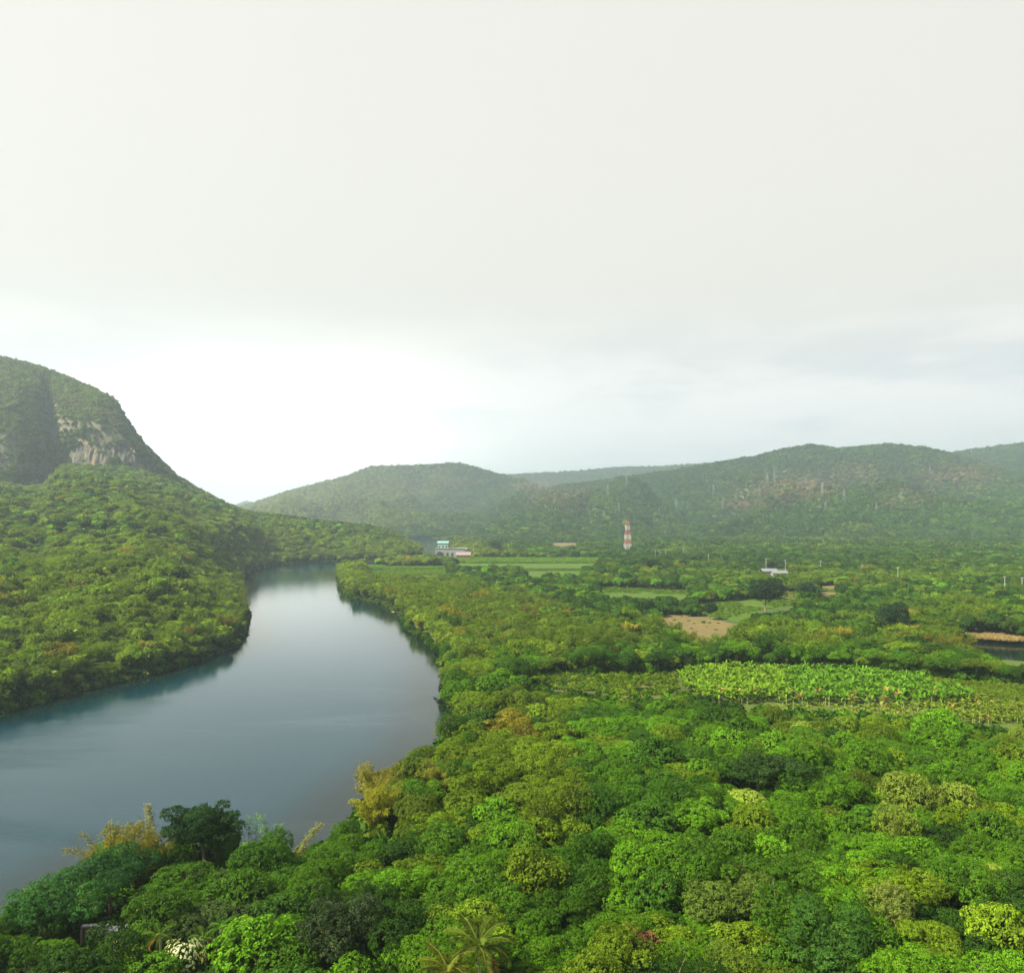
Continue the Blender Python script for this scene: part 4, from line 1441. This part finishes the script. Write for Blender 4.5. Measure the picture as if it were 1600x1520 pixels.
# low crops in rows
gx, gy = np.meshgrid(np.arange(-10, 90, 1.7), np.arange(225, 300, 2.6))
gx = (gx + rgb_.uniform(-0.4, 0.4, gx.shape)).ravel(); gy = (gy + rgb_.uniform(-0.3, 0.3, gy.shape)).ravel()
px, py = proj(gx, gy, 3.0)
s_ = inpoly(px, py, FIELD_PX['crop']) & (fbm(gx, gy, 3, 14.0) > 0.30)
T, _k = pick_tint(int(s_.sum()), {'green': 2, 'lime': 4, 'olive': 3, 'pale': 1}, rgb_)
scatter('crop_plants', 'shr', np.stack([gx[s_], gy[s_], gx[s_] * 0 + 3.0], -1), rgb_.uniform(0.35, 0.6, s_.sum()), T * 1.15, 'low yellow green crop plants in rows left of the bananas', 4)
gx, gy = jgrid(120, 270, 215, 310, 1.5, rgb_)
px, py = proj(gx, gy, 3.0)
s_ = inpoly(px, py, FIELD_PX['meadow_right']) | (inpoly(px, py, FIELD_PX['banana']) & (rgb_.random(len(px)) < .8))
T, _k = pick_tint(int(s_.sum()), {'lime': 5, 'pale': 1}, rgb_)
scatter('meadow_grass', 'shr', np.stack([gx[s_], gy[s_], gx[s_] * 0 + 3.0], -1), rgb_.uniform(0.22, 0.36, s_.sum()), T, 'short yellow green growth right of the banana plantation', 5)
# hedge row and row crops of the far fields
for nm, f, sp, sc_, tb_, lb in (('row_crops', [(566, 887), (702, 887), (702, 890), (566, 890)], 3.5, 0.9, {'bright': 3, 'lime': 2}, 'double hedge row across the far left field'),
                                ('row_crops', [(708, 873), (942, 873), (925, 880), (720, 880)], 2.8, 0.95, {'lime': 3, 'bright': 3}, 'even light green crop of the long far field'),
                                ('row_crops', [(575, 892), (702, 891), (702, 898), (578, 900)], 2.6, 0.6, {'lime': 4, 'bright': 1}, 'low bright crop in front of the hedge row')):
    Wp = [at(a, c, 3) for a, c in f]
    x0, x1 = min(p[0] for p in Wp), max(p[0] for p in Wp); y0, y1 = min(p[1] for p in Wp), max(p[1] for p in Wp)
    gx, gy = jgrid(x0, x1, y0, y1, sp, rgb_)
    s_ = inpoly(gx, gy, Wp)
    T, _k = pick_tint(int(s_.sum()), tb_, rgb_)
    scatter(nm, 'shr', np.stack([gx[s_], gy[s_], gx[s_] * 0 + 3.0], -1), np.full(s_.sum(), sc_), T * 1.3, lb, 6)

# dry reeds behind the pond
gx, gy = jgrid(200, 330, 360, 400, 1.0, rgb_)
px, py = proj(gx, gy, 2.0)
s_ = inpoly(px, py, [(1500, 986), (1600, 990), (1700, 997), (1700, 1004), (1600, 1001), (1505, 994)])
scatter('dry_reeds', 'shr', np.stack([gx[s_], gy[s_], gx[s_] * 0 + 1.5], -1), rgb_.uniform(0.3, 0.5, s_.sum()), np.tile((0.34, 0.25, 0.10), (int(s_.sum()), 1)), 'strip of dry tan reeds on the far edge of the pond', 7)

# ------------------------------------------------------------------ woods: many trees, one object per area
def patch(x, y, s):
    return fbm(x, y, 3, s)


def wood(name, src, x0, x1, y0, y1, sp, test, table, label, seed, H=9.5, smin=0.7, smax=1.25, umax=1.1, sc=1.0, tintfn=None, avoid=None):
    rg = np.random.default_rng(seed)
    gx, gy = jgrid(x0, x1, y0, y1, sp, rg)
    k = np.abs(gx / gy) < umax
    gx, gy = gx[k], gy[k]
    sd = river_sd(gx, gy)
    z = ground(gx, gy, sd)
    px, py = proj(gx, gy, z)
    S = rg.uniform(smin, smax, len(gx)) * sc
    keep = (sd > 2.5) & test(gx, gy, z, px, py)
    keep &= ~blocked(gx, gy, z, H * S)
    if avoid is not None and len(avoid):
        for a, c in avoid:
            keep &= (gx - a) ** 2 + (gy - c) ** 2 > 9
    gx, gy, z, S, px, py = gx[keep], gy[keep], z[keep], S[keep], px[keep], py[keep]
    T, _ = pick_tint(len(gx), table, rg)
    if tintfn is not None:
        T = tintfn(T, gx, gy, z, px, py, rg)
    print(name, len(gx))
    return scatter(name, src, np.stack([gx, gy, z - 0.4], -1), S, T, label, seed)


def lerp(T, c, f):
    return T * (1 - f[:, None]) + np.array(c) * f[:, None]


def left_tint(T, x, y, z, px, py, rg):
    n = patch(x, y, 70.0)
    T = lerp(T, C_['lime'] * 0.85, sstep(0.42, 0.7, n) * 0.55)
    T = lerp(T, C_['lime'], sstep(0.5, 0.75, patch(x + 300, y, 55.0)) * 0.6)
    sd = river_sd(x, y)
    T = lerp(T, C_['lime'] * 1.05, (1 - sstep(0, 90, sd)) * 0.45)
    dome = sstep(0, 1, (y - I(px, L_YB)) / 30.0)
    T = lerp(T, (0.060, 0.085, 0.026), dome * 0.5) * (1 + 0.35 * dome[:, None])
    T = T * (1.28, 1.18, 1.0)
    T = lerp(T, (0.13, 0.12, 0.075), dome * sstep(0.5, 0.72, patch(x, y + 900, 40.0)) * 0.7)
    return T * rg.uniform(0.65, 1.35, (len(T), 1))


cliffy = lambda gx, gy, z, px, py: (gy > I(px, L_YB) - 4) & (gy < I(px, L_YB) + 17) & (px < 300)


def left_test(gx, gy, z, px, py):
    r = rng.random(len(gx))
    c = cliffy(gx, gy, z, px, py)
    return (px < 700) & (px > -560) & ((gx < -60)) & ~(c & (r < 0.15)) & ((gy > 165))


wood('left_bank_wood', 'mid', -560, -60, 200, 620, 5.2, lambda a, c, z, p, q: left_test(a, c, z, p, q) & (a < -100), {'green': 4, 'bright': 2, 'olive': 3, 'lime': 1.2, 'deep': 2.5}, 'mixed wood on the left bank with olive and yellow green crowns', 21, tintfn=left_tint, smin=0.45, smax=1.15, H=9.6, avoid=taken)
wood('left_bank_wood', 'mid', -950, -60, 620, 1116, 6.3, left_test, {'green': 4, 'bright': 2, 'olive': 3, 'lime': 1.2, 'deep': 2.5}, 'wood climbing the apron of the left mountain', 22, tintfn=left_tint, smin=0.5, smax=1.3, H=9.6)
wood('mountain_wood', 'far', -1400, -60, 1116, 1420, 5.6, left_test, {'green': 4, 'olive': 3, 'deep': 3}, 'thin dull green wood over the dome of the left mountain', 23, tintfn=left_tint, smin=0.5, smax=0.95, H=8)

def steep_test(gx, gy, z, px, py):
    return (px < 300) & (px > -330) & (gy > I(px, L_YB) - 3) & (gy < I(px, L_YB) + 95) & ((fbm(gx, gy, 3, 40.0) > 0.54) | (gy > I(px, L_YB) + 22) | ((px > 40) & (px < 90)))


wood('mountain_wood', 'far', -1400, -300, 1040, 1260, 3.4, steep_test, {'green': 4, 'olive': 3, 'deep': 4}, 'small trees and scrub clinging to the steep face of the left mountain', 24, tintfn=left_tint, smin=0.3, smax=0.75, H=6)

bamtest = lambda a, c, z, p, q: (p < 640) & (p > -330) & (a < -60) & (c > 200) & (patch(a, c + 400, 60.0) + 0.35 * (1 - sstep(0, 130, river_sd(a, c))) > 0.60)
wood('left_bank_bamboo', 'bam', -800, -60, 200, 1050, 8.5, bamtest, {'lime': 4, 'olive': 4, 'yellow': .7}, 'feathery yellow green bamboo mixed into the left bank wood', 25, smin=0.6, smax=1.1, H=8, avoid=taken)


def valley_tint(T, x, y, z, px, py, rg):
    T = lerp(T, C_['deep'], sstep(0.5, 0.68, patch(x * 0.5, y, 90.0)) * 0.7)
    T = lerp(T, C_['lime'], sstep(0.56, 0.75, patch(x * 0.6 + 500, y, 70.0)) * 0.65)
    nearriver = 1 - sstep(15, 95, river_sd(x, y))
    T = lerp(T, C_['lime'] * (1.15, 1.0, 1), nearriver * 0.8 * (x < 60))
    return T * rg.uniform(0.6, 1.4, (len(T), 1))


wood('valley_wood', 'mid', -260, 640, 250, 560, 5.0, lambda a, c, z, p, q: (p > 560) & ((c > 300) | (q < 1052)) & (a > -130), {'green': 4, 'deep': 2.5, 'bright': 2, 'olive': 2.5, 'blue': 1.5, 'lime': 1}, 'dense mixed trees between the right bank and the fields', 31, tintfn=valley_tint, smin=0.55, smax=1.1, H=9.6, avoid=taken)
wood('valley_wood', 'mid', -300, 900, 560, 1100, 6.2, lambda a, c, z, p, q: (a > -175), {'green': 4, 'deep': 4, 'bright': 1, 'olive': 2.5, 'blue': 2}, 'dark woods and tree rows of the mid valley', 32, tintfn=valley_tint, smin=0.6, smax=1.2, H=9.6)
wood('valley_wood', 'far', -500, 1300, 1100, 1560, 7.2, lambda a, c, z, p, q: (p > 560), {'green': 4, 'deep': 3.5, 'olive': 2, 'blue': 2}, 'woods at the foot of the far hills', 33, tintfn=valley_tint, smin=0.6, smax=1.2, H=9.6)

wood('valley_bamboo', 'bam', -170, 420, 255, 760, 8.0, lambda a, c, z, p, q: (p > 560) & ((c > 300) | (q < 1052)) & (patch(a, c + 900, 50.0) + 0.3 * (1 - sstep(0, 90, river_sd(a, c))) > 0.56), {'lime': 4, 'olive': 4, 'yellow': .5}, 'feathery bamboo mixed into the valley woods', 34, smin=0.6, smax=1.15, H=9, avoid=taken)


def hill_tint(T, x, y, z, px, py, rg):
    T = lerp(T, C_['blue'] * 0.8, sstep(0.45, 0.7, patch(x, y, 260.0)) * 0.6)
    br = np.zeros(len(x))
    for cx_, cy_, rx, ry, am in ((1250, 765, 70, 20, 1.0), (1330, 745, 60, 22, .45), (1200, 770, 60, 14, .6), (1490, 745, 70, 22, .6), (1405, 789, 34, 7, 1.1), (1160, 790, 50, 9, .7), (835, 762, 34, 8, 1.0), (630, 770, 60, 12, .5), (880, 780, 60, 20, .45), (700, 755, 40, 10, .4), (1420, 775, 60, 16, .4)):
        q = ((px - cx_) / rx) ** 2 + ((py - cy_) / ry) ** 2
        br = np.maximum(br, am * np.exp(-q * 1.4))
    br = np.clip(br * (0.75 + 1.1 * patch(x, y, 38.0)), 0, 1.0) * (rg.random(len(x)) < 0.8)
    T = lerp(T, (0.21, 0.145, 0.085), br * 0.95)
    T = lerp(T, C_['bright'] * 0.9, sstep(0.5, 0.7, patch(x + 900, y, 190.0)) * (1 - sstep(60, 160, z)) * 0.45)
    T = lerp(T, (0.19, 0.22, 0.045), sstep(820, 400, px) * (y > 1900) * 0.9)  # glow painted into the leaf colour, stronger towards the middle hill's left
    return T * rg.uniform(0.65, 1.4, (len(T), 1))


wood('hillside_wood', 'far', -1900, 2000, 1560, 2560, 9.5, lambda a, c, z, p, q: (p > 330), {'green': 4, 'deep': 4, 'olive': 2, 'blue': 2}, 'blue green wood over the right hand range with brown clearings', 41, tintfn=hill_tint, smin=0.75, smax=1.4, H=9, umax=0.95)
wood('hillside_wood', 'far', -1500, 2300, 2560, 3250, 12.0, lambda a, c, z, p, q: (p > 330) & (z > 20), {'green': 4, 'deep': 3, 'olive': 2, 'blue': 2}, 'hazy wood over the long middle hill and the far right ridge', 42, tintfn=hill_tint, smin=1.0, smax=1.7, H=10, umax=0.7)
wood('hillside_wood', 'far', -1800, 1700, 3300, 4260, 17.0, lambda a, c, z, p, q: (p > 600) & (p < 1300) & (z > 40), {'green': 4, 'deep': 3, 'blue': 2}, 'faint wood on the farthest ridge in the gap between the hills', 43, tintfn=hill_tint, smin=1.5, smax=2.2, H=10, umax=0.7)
wood('hillside_wood', 'far', -2600, -1200, 5200, 6050, 22.0, lambda a, c, z, p, q: (z > 8), {'green': 4, 'deep': 3}, 'tiny hazy hill behind the left mountain foot', 44, smin=1.8, smax=2.6, H=10)

# undergrowth
rgu = np.random.default_rng(55)
gx, gy = jgrid(-300, 340, 30, 330, 2.7, rgu)
k = np.abs(gx) < gy * 1.15 + 12
gx, gy = gx[k], gy[k]
sd = river_sd(gx, gy); z = ground(gx, gy, sd)
k = (sd > 0.8) & ~blocked(gx, gy, z, 2.4 + gx * 0)
gx, gy, z = gx[k], gy[k], z[k]
T, _k = pick_tint(len(gx), {'deep': 4, 'green': 4, 'bright': 2, 'olive': 1}, rgu)
scatter('undergrowth', 'shr', np.stack([gx, gy, z - 0.2], -1), rgu.uniform(0.7, 1.5, len(gx)), T, 'dark leafy undergrowth below the trees', 8)
# growth hanging over the water's edge
segs = []
for i in range(3, len(RIVER) - 4):
    (x0, y0), (x1, y1) = RIVER[i], RIVER[i + 1]
    d = math.hypot(x1 - x0, y1 - y0)
    if min(y0, y1) > 1000: continue
    for k in range(int(d / 2.2)):
        t = (k + rgu.random()) / (d / 2.2)
        for _ in range(2):
            segs.append((x0 + (x1 - x0) * t + rgu.normal() * 1.6, y0 + (y1 - y0) * t + rgu.normal() * 1.6))
S = np.array(segs)
sd = river_sd(S[:, 0], S[:, 1])
S, sd = S[sd > -0.6], sd[sd > -0.6]
z = np.maximum(ground(S[:, 0], S[:, 1], sd), 0.0)
T, _k = pick_tint(len(S), {'deep': 3, 'green': 4, 'olive': 3, 'lime': 1}, rgu)
scatter('bank_growth', 'shr', np.stack([S[:, 0], S[:, 1], z - 0.3], -1), rgu.uniform(0.6, 1.25, len(S)), T, 'leafy growth hanging over the water along both banks', 9)

# bushes clinging to the cliffs and the ground at their feet
rgc = np.random.default_rng(66)
n = 2600
pxc = rgc.uniform(-120, 236, n); hh = rgc.uniform(0, 1, n)
ybc = I(pxc, L_YB)
zc = np.minimum(apron_z(pxc, ybc) + hh * 60, CAMZ + (HY - I(pxc, L_CREST)) * ybc / F - 16)
msk = fbm(pxc * 1.0, zc * 1.6, 3, 34.0) + 0.25 * np.abs(hh - 0.45) > 0.60
msk |= ((pxc > 48) & (pxc < 80))
pxc, hh, zc, ybc = pxc[msk], hh[msk], zc[msk], ybc[msk]
T, _k = pick_tint(len(pxc), {'green': 3, 'olive': 4, 'deep': 3}, rgc)
scatter('cliff_bushes', 'shr', np.stack([(pxc - CX) / F * ybc, ybc - 7 + 15 * hh + rgc.normal(size=len(pxc)) * 2, zc], -1), rgc.uniform(0.8, 2.0, len(pxc)), T, 'bushes and creepers clinging to the cliff faces', 67)
gx, gy = jgrid(-220, 420, 370, 1000, 2.6, rgc)
px, py = proj(gx, gy, 3.0)
s_ = np.zeros(len(gx), bool)
for kf in ('green', 'strip_b', 'strip_c', 'soil_a', 'soil_b', 'rows_left'):
    s_ |= inpoly(px, py, FIELD_PX[kf])
s_ |= inpoly(px, py, FIELD_PX['brown']) & (rgc.random(len(gx)) < 0.10)
s_ &= (fbm(gx, gy, 3, 30.0) > 0.30)
T, _k = pick_tint(int(s_.sum()), {'lime': 3, 'bright': 4, 'olive': 2}, rgc)
scatter('field_grass', 'shr', np.stack([gx[s_], gy[s_], gx[s_] * 0 + 2.9], -1), rgc.uniform(0.3, 0.62, int(s_.sum())), T * 0.9, 'rough grass and weeds on the valley fields', 68, zs=0.5)

# single dark trees that stand out in the valley
for px, py, zt, sc, lab in ((1196, 915, 19, 2.2, 'very dark tall tree left of the reddish soil fields'), (1262, 912, 14, 1.4, 'dark round tree between the two small soil fields'), (1400, 955, 16, 1.5, 'tall grey green tree rising behind the banana belt'),
                            (1109, 953, 8, 0.9, 'small round dark tree at the edge of the dry field'), (775, 852, 16, 2.0, 'dark round tree right of the far houses'), (1020, 880, 13, 1.6, 'broad dark tree in the mid valley below the lattice tower')):
    x, y = at(px, py, zt)
    tree_object('valley_tree', BROAD[int(px) % 8], x, y, sc, (0.020, 0.048, 0.018), lab, z=3.0)

# drift wood and weed in the far river
x, y = at(446, 891, 0)
drift = tag(empty('driftwood', (x, y, 0)), 'small raft of driftwood and weed floating in the far river', 'driftwood')
m_ = MB()
for k in range(9):
    a = random.uniform(-0.6, 0.6) + (math.pi if k % 2 else 0)
    m_.path([(0, 0, 0.05), (math.cos(a) * 3, math.sin(a) * 1.6, 0.3), (math.cos(a) * random.uniform(4, 7), math.sin(a) * 3, random.uniform(0.1, 2.2))], [0.2, 0.14, 0.05], 5)
m_.build('branches', 'driftwood', drift)
rg9 = np.random.default_rng(90)
P9 = rg9.normal(size=(120, 3)) * (3.2, 1.0, 0.25) + (0, 0, 0.35)
V, T, A = leaves(P9, np.tile((0, 0, 1.0), (120, 1)), 0.7, 0.4, 0.4, 4, rg9, np.full(120, 0.5))
c = link(bpy.data.objects.new('weed', np_mesh('weed', V, T, 'broad_leaves', {'lv': A}))); c.parent = drift; c['tint'] = [0.10, 0.11, 0.03]
# sandy spit
sx_, sy_ = at(628, 955, 0.3)
m_ = MB(); m_.add([(-9, -2, -0.4), (2, -3, -0.4), (7, 0, 0.5), (3, 4, 0.8), (-4, 2, 0.2)], [], [(0, 1, 2), (0, 2, 4), (2, 3, 4)])
spit = m_.build('sand_spit', 'dry_reed'); spit.location = (sx_, sy_, 0.1); tag(spit, 'tan spit of bare earth below the golden bank trees', kind='structure')

# ------------------------------------------------------------------ lattice tower, red and white
def lattice(root, z0, z1, w0, w1, h, bays, m, name, r=0.16):
    """one painted section of a square tapering tower between heights z0 and z1 of h"""
    W = lambda z: w0 + (w1 - w0) * z / h
    mb = MB()
    cs = [(-1, -1), (1, -1), (1, 1), (-1, 1)]
    P = lambda c, z: (c[0] * W(z) / 2, c[1] * W(z) / 2, z)
    for c_ in cs: mb.bar(P(c_, z0), P(c_, z1), r * 1.6)
    for k in range(bays):
        a, q = z0 + (z1 - z0) * k / bays, z0 + (z1 - z0) * (k + 1) / bays
        for i in range(4):
            c1, c2 = cs[i], cs[(i + 1) % 4]
            mb.bar(P(c1, a), P(c2, q), r); mb.bar(P(c2, a), P(c1, q), r); mb.bar(P(c1, q), P(c2, q), r)
    return mb.build(name, m, root)


def radio_tower(px, py_base, h, w0, w1, zg, label, nsec, r):
    x, y = at(px, py_base, zg)
    root = tag(empty('lattice_tower', (x, y, zg), R_(12)), label, 'radio tower')
    for k in range(nsec):
        a, q = h * k / nsec, h * (k + 1) / nsec - 0.02
        red = (k % 2 == 1)
        lattice(root, a, q, w0, w1, h, 2, 'red_paint' if red else 'white_paint', 'red_section' if red else 'white_section', r)
    mb = MB(); s = w1 * 0.75
    for (a, c_) in ((-s, 0), (s, 0), (0, -s), (0, s)): mb.box(a - 0.2, c_ - 0.2, h - 3.2, a + 0.2, c_ + 0.2, h - 0.8)
    mb.build('panel_antenna', 'white_paint', root)
    mb = MB(); mb.bar((0, 0, h - 0.5), (0, 0, h + 3.0), 0.07); mb.build('lightning_rod', 'galvanised', root)
    return root


radio_tower(980.5, 857, 41.0, 9.5, 3.4, 3.0, 'tall red and white lattice tower in the middle of the valley', 6, 0.17)
radio_tower(755, 829, 36.0, 6.0, 2.4, 3.0, 'distant slim red and white lattice tower below the long hill', 6, 0.15)


# pylons
def pylon_parts():
    h = 34.0
    mb = MB()
    cs = [(-1, -1), (1, -1), (1, 1), (-1, 1)]
    W = lambda z: 6.5 * (1 - z / h) + 1.3
    P = lambda c, z: (c[0] * W(z) / 2, c[1] * W(z) / 2, z)
    zs = [0, 7, 13, 18, 22, 26, 30, h]
    for c_ in cs: mb.bar(P(c_, -2), P(c_, h), 0.13)
    for a, q in zip(zs[:-1], zs[1:]):
        for i in range(4):
            mb.bar(P(cs[i], a), P(cs[(i + 1) % 4], q), 0.06)
            mb.bar(P(cs[(i + 1) % 4], a), P(cs[i], q), 0.06)
    body = mb.mesh('lattice_body', 'galvanised')
    ab = MB()
    for z, w in ((22, 5.2), (26.5, 4.4), (31, 3.6)):
        for s in (-1, 1):
            ab.bar((0, -0.8, z), (s * w, 0, z + 0.3), 0.14); ab.bar((0, 0.8, z), (s * w, 0, z + 0.3), 0.14); ab.bar((0, 0, z + 1.8), (s * w, 0, z + 0.3), 0.12)
    arms = ab.mesh('cross_arms', 'galvanised')
    ib = MB()
    for z, w in ((22, 5.2), (26.5, 4.4), (31, 3.6)):
        for s in (-1, 1): ib.path([(s * w, 0, z + 0.2), (s * w, 0, z - 1.8)], [0.14, 0.14], 5)
    return body, arms, ib.mesh('insulators', 'white_paint')


PY = pylon_parts()


def on_hill(px, py):
    """first ground point met by the sight line through px, py"""
    Ys = np.arange(1100.0, 3300.0, 6.0)
    X = (px - CX) / F * Ys
    Zr = CAMZ - (py - HY) / F * Ys
    g = ground(X, Ys)
    hit = np.nonzero(g + 5 > Zr)[0]
    i = hit[0] if len(hit) else len(Ys) - 1
    return float(X[i]), float(Ys[i]), float(g[i])


pyl = [(950, 774, 'leftmost pylon on the shoulder of the right hand range'), (979, 760, 'pylon near the crest left of the right hand range'), (967, 800, 'pylon low on the slope above the lattice tower'), (944, 811, 'low pylon just left above the lattice tower'),
       (1030, 806, 'small low pylon right of the lattice tower'), (1057, 797, 'pylon on the green spur right of the lattice tower'), (1115, 774, 'tall pylon left of the brown clearing'), (1150, 783, 'pylon at the lower left of the brown clearing'),
       (1129, 796, 'short pylon below the two beside the brown clearing'), (1187, 778, 'pylon on the left edge of the brown clearing'), (1199, 757, 'pylon above the left end of the brown clearing'), (1210, 753, 'second pylon above the brown clearing close to its neighbour'),
       (1285, 775, 'pylon within the brown clearing'), (1319, 786, 'pylon right of the brown clearing'), (1290, 797, 'lower pylon below the brown clearing'), (1369, 801, 'short pylon left of the tan patch'), (1407, 786, 'tall pylon standing on the small tan patch'), (1453, 742, 'highest pylon on the right shoulder of the range')]
first = None
for px, py, lab in pyl:
    x, y, z = on_hill(px, py)
    root = tag(empty('power_pylon', (x, y, z), R_(35), 0.72 if 'short' in lab or 'low' in lab or 'small' in lab else 0.95), 'pale grey ' + lab, 'pylon', 'power pylons across the hills')
    for nm, me in zip(('lattice_body', 'cross_arms', 'insulators'), PY):
        c = link(bpy.data.objects.new(nm, me)); c.parent = root

# ------------------------------------------------------------------ houses
def house(name, px, py, w, d, h, wallm, roofm, rh, label, rz=0.0, z=3.0, storeys=1, nwin=3, cat='house', flat=False):
    x, y = at(px, py + (4 if name == 'farm_house' else 0), z)
    root = tag(empty(name, (x, y, z), rz), label, cat)
    m_ = MB(); m_.box(-w / 2, 0, -0.3, w / 2, d, h); m_.build('wall', wallm, root)
    m_ = MB()
    if flat: m_.box(-w / 2 - 0.5, -0.5, h + 0.003, w / 2 + 0.5, d + 0.5, h + 0.5)
    else: m_.gable(-w / 2, 0, w / 2, d, h + 0.16, rh, 0.8)
    m_.build('roof', roofm, root)
    for s in range(storeys):
        zb = h * s / storeys + 0.9
        for k in range(nwin):
            cx_ = -w / 2 + w * (k + 0.5) / nwin
            m_ = MB(); m_.box(cx_ - w / nwin * 0.22, -0.06, zb, cx_ + w / nwin * 0.22, 0.05, zb + h / storeys * 0.42)
            m_.build('window', 'dark_glass', root)
    return root


house('pavilion', 692, 867, 13, 9, 15.0, 'green_wall', 'teal_roof', 2.5, 'pale green two storey pavilion with a teal roof by the far water', storeys=2, nwin=3, cat='building')
arc = house('arcade_building', 703, 870, 36, 9, 10.0, 'white_wall', 'pink_roof', 1.5, 'long white building with an arched bay in front of the green pavilion', nwin=6, cat='building', flat=True)
xa, za = -12.5, 3.0
m_ = MB()
V = [(xa - 2.6, -0.25, 0.2), (xa + 2.6, -0.25, 0.2)] + [(xa + 2.6 * math.cos(t), -0.25, 4.2 + 2.6 * math.sin(t)) for t in np.linspace(0, math.pi, 9)]
V2 = [(a, 0.1, c_) for a, _b, c_ in V]
n_ = len(V)
m_.add(V + V2, [(i, (i + 1) % n_, (i + 1) % n_ + n_, i + n_) for i in range(n_)], [(0, i, i + 1) for i in range(1, n_ - 1)])
m_.build('arch', 'dark_glass', arc)
house('white_shed', 722, 866, 12, 8, 6.5, 'white_wall', 'pale_roof', 2.0, 'small white hall between the arched building and the red house', nwin=2, cat='building')
house('red_house', 724, 874, 16, 9, 5.0, 'brown_wall', 'pink_roof', 3.2, 'red brown house with a pale pink roof at the edge of the green field', nwin=4)
house('far_house', 835, 848, 17, 8, 4.5, 'white_wall', 'pink_roof', 2.0, 'long low white roofed house below the long hill')
house('far_house', 860, 847, 8, 6, 4.5, 'white_wall', 'pale_roof', 1.6, 'small white hut right of the long low house', nwin=2)
house('far_house', 873, 862, 10, 7, 4.0, 'white_wall', 'pale_roof', 1.6, 'grey roofed hut at the end of the bright strip', nwin=2)
house('farm_house', 1203, 898, 12, 7, 5.0, 'white_wall', 'pale_roof', 2.2, 'left half of the white farm with two posts beside it')
house('farm_house', 1219, 899, 12, 7, 4.0, 'white_wall', 'pale_roof', 1.8, 'right lower half of the white farm beside the post')
house('farm_house', 1296, 905, 8, 6, 3.6, 'white_wall', 'blue_roof', 2.0, 'small hut with a light blue roof right of the white farm', nwin=2)
house('farm_house', 1319, 907, 9, 6, 3.6, 'brown_wall', 'rust_roof', 1.6, 'brown shed with a pale flat roof right of the blue roofed hut', nwin=2)
house('farm_house', 1270, 899, 5, 4, 3.4, 'white_wall', 'pale_roof', 1.2, 'tiny white roof between the farm and the blue hut', nwin=1)
house('farm_house', 1257, 934, 6, 4, 2.4, 'white_wall', 'white_paint', 1.2, 'bright white roofed shelter beside the reddish soil', nwin=1)
house('farm_house', 1398, 912, 8, 5, 3.4, 'white_wall', 'pale_roof', 1.5, 'whitish hut among trees right of the brown shed', nwin=2)
house('farm_house', 1494, 932, 7, 5, 3.8, 'white_wall', 'pale_roof', 1.5, 'pale roof showing between trees on the right side', nwin=2)
house('farm_house', 1148, 892, 5, 4, 3.6, 'white_wall', 'pale_roof', 1.4, 'small white roof left of the white farm', nwin=1)

# posts
for px, py, h, lab in ((740, 872, 12, 'tall pale post beside the red house'), (1197, 894, 8, 'thin white post left of the white farm'), (1227, 899, 9, 'thicker white post at the right end of the white farm'),
                       (1282, 901, 9, 'white post between the tiny roof and the blue hut'), (1024, 878, 9, 'leftmost white post of the row in the dark trees'), (1031, 877, 8, 'second white post of the row in the dark trees'),
                       (1040, 878, 9, 'third white post of the row in the dark trees'), (1068, 876, 9, 'white post standing alone right of the row'), (1107, 889, 9, 'white post in front of the dark wood'), (1403, 915, 9, 'post beside the whitish hut'),
                       (1347, 905, 7, 'short post right of the brown shed'), (1570, 930, 8, 'white post among trees near the right edge'), (1597, 932, 8, 'white post at the right edge')):
    x, y = at(px, py, 3.0)
    po = tag(empty('utility_pole', (x, y, 3.0)), lab, 'pole', 'white posts in the valley')
    m_ = MB(); m_.path([(0, 0, -0.5), (0, 0, h + 5)], [0.2, 0.15], 6); m_.build('shaft', 'concrete', po)
    m_ = MB(); m_.box(-1.0, -0.12, h + 4.2, 1.0, 0.12, h + 4.45); m_.build('cross_bar', 'concrete', po)

# ------------------------------------------------------------------ a label of its own for every tree that shares one
ORD = ['leftmost', 'second from left', 'third from left', 'fourth from left', 'fifth from left', 'sixth from left', 'seventh from left', 'eighth from left', 'ninth from left', 'tenth from left', 'eleventh from left', 'twelfth from left']
share = {}
for o in scene.objects:
    if o.parent is None and o.get('group') and o.get('label') and o.name.split('.')[0] in ('spreading_tree', 'broadleaf_tree', 'young_tree', 'bamboo_clump'):
        share.setdefault(o['label'], []).append(o)


def spx(o):
    return proj(o.location.x, o.location.y, o.location.z + 7)


for lb, os_ in share.items():
    if len(os_) < 2: continue
    rows = [(os_, '')]
    if len(os_) > 8:
        os_.sort(key=lambda o: o.location.y)
        n3 = -(-len(os_) // 3)
        rows = [(os_[:n3], 'nearest row'), (os_[n3:2 * n3], 'middle row'), (os_[2 * n3:], 'farthest row')]
    for r, w in rows:
        r.sort(key=lambda o: spx(o)[0])
        if len(r) > 12:
            h = len(r) // 2
            for k, o in enumerate(r):
                o['label'] = f"{w}, {'left' if k < h else 'right'} half: {lb}"
                o['group'] = o['label']
            continue
        for k, o in enumerate(r):
            o['label'] = f"{ORD[k]}{' in ' + w if w else ''}: {lb}"

# ------------------------------------------------------------------ air
m, bb = mat('air')
vol = bb.n('ShaderNodeVolumePrincipled', {'Color': (0.78, 0.91, 1.0, 1), 'Density': 0.00017, 'Anisotropy': 0.6})
m.node_tree.links.new(vol.outputs[0], bb.n('ShaderNodeOutputMaterial').inputs['Volume'])
m_ = MB(); m_.box(-13000, -3500, -5, 13000, 12500, 480)
hz = m_.build('haze', 'air')
tag(hz, 'thin bluish haze filling the valley air', kind='stuff')
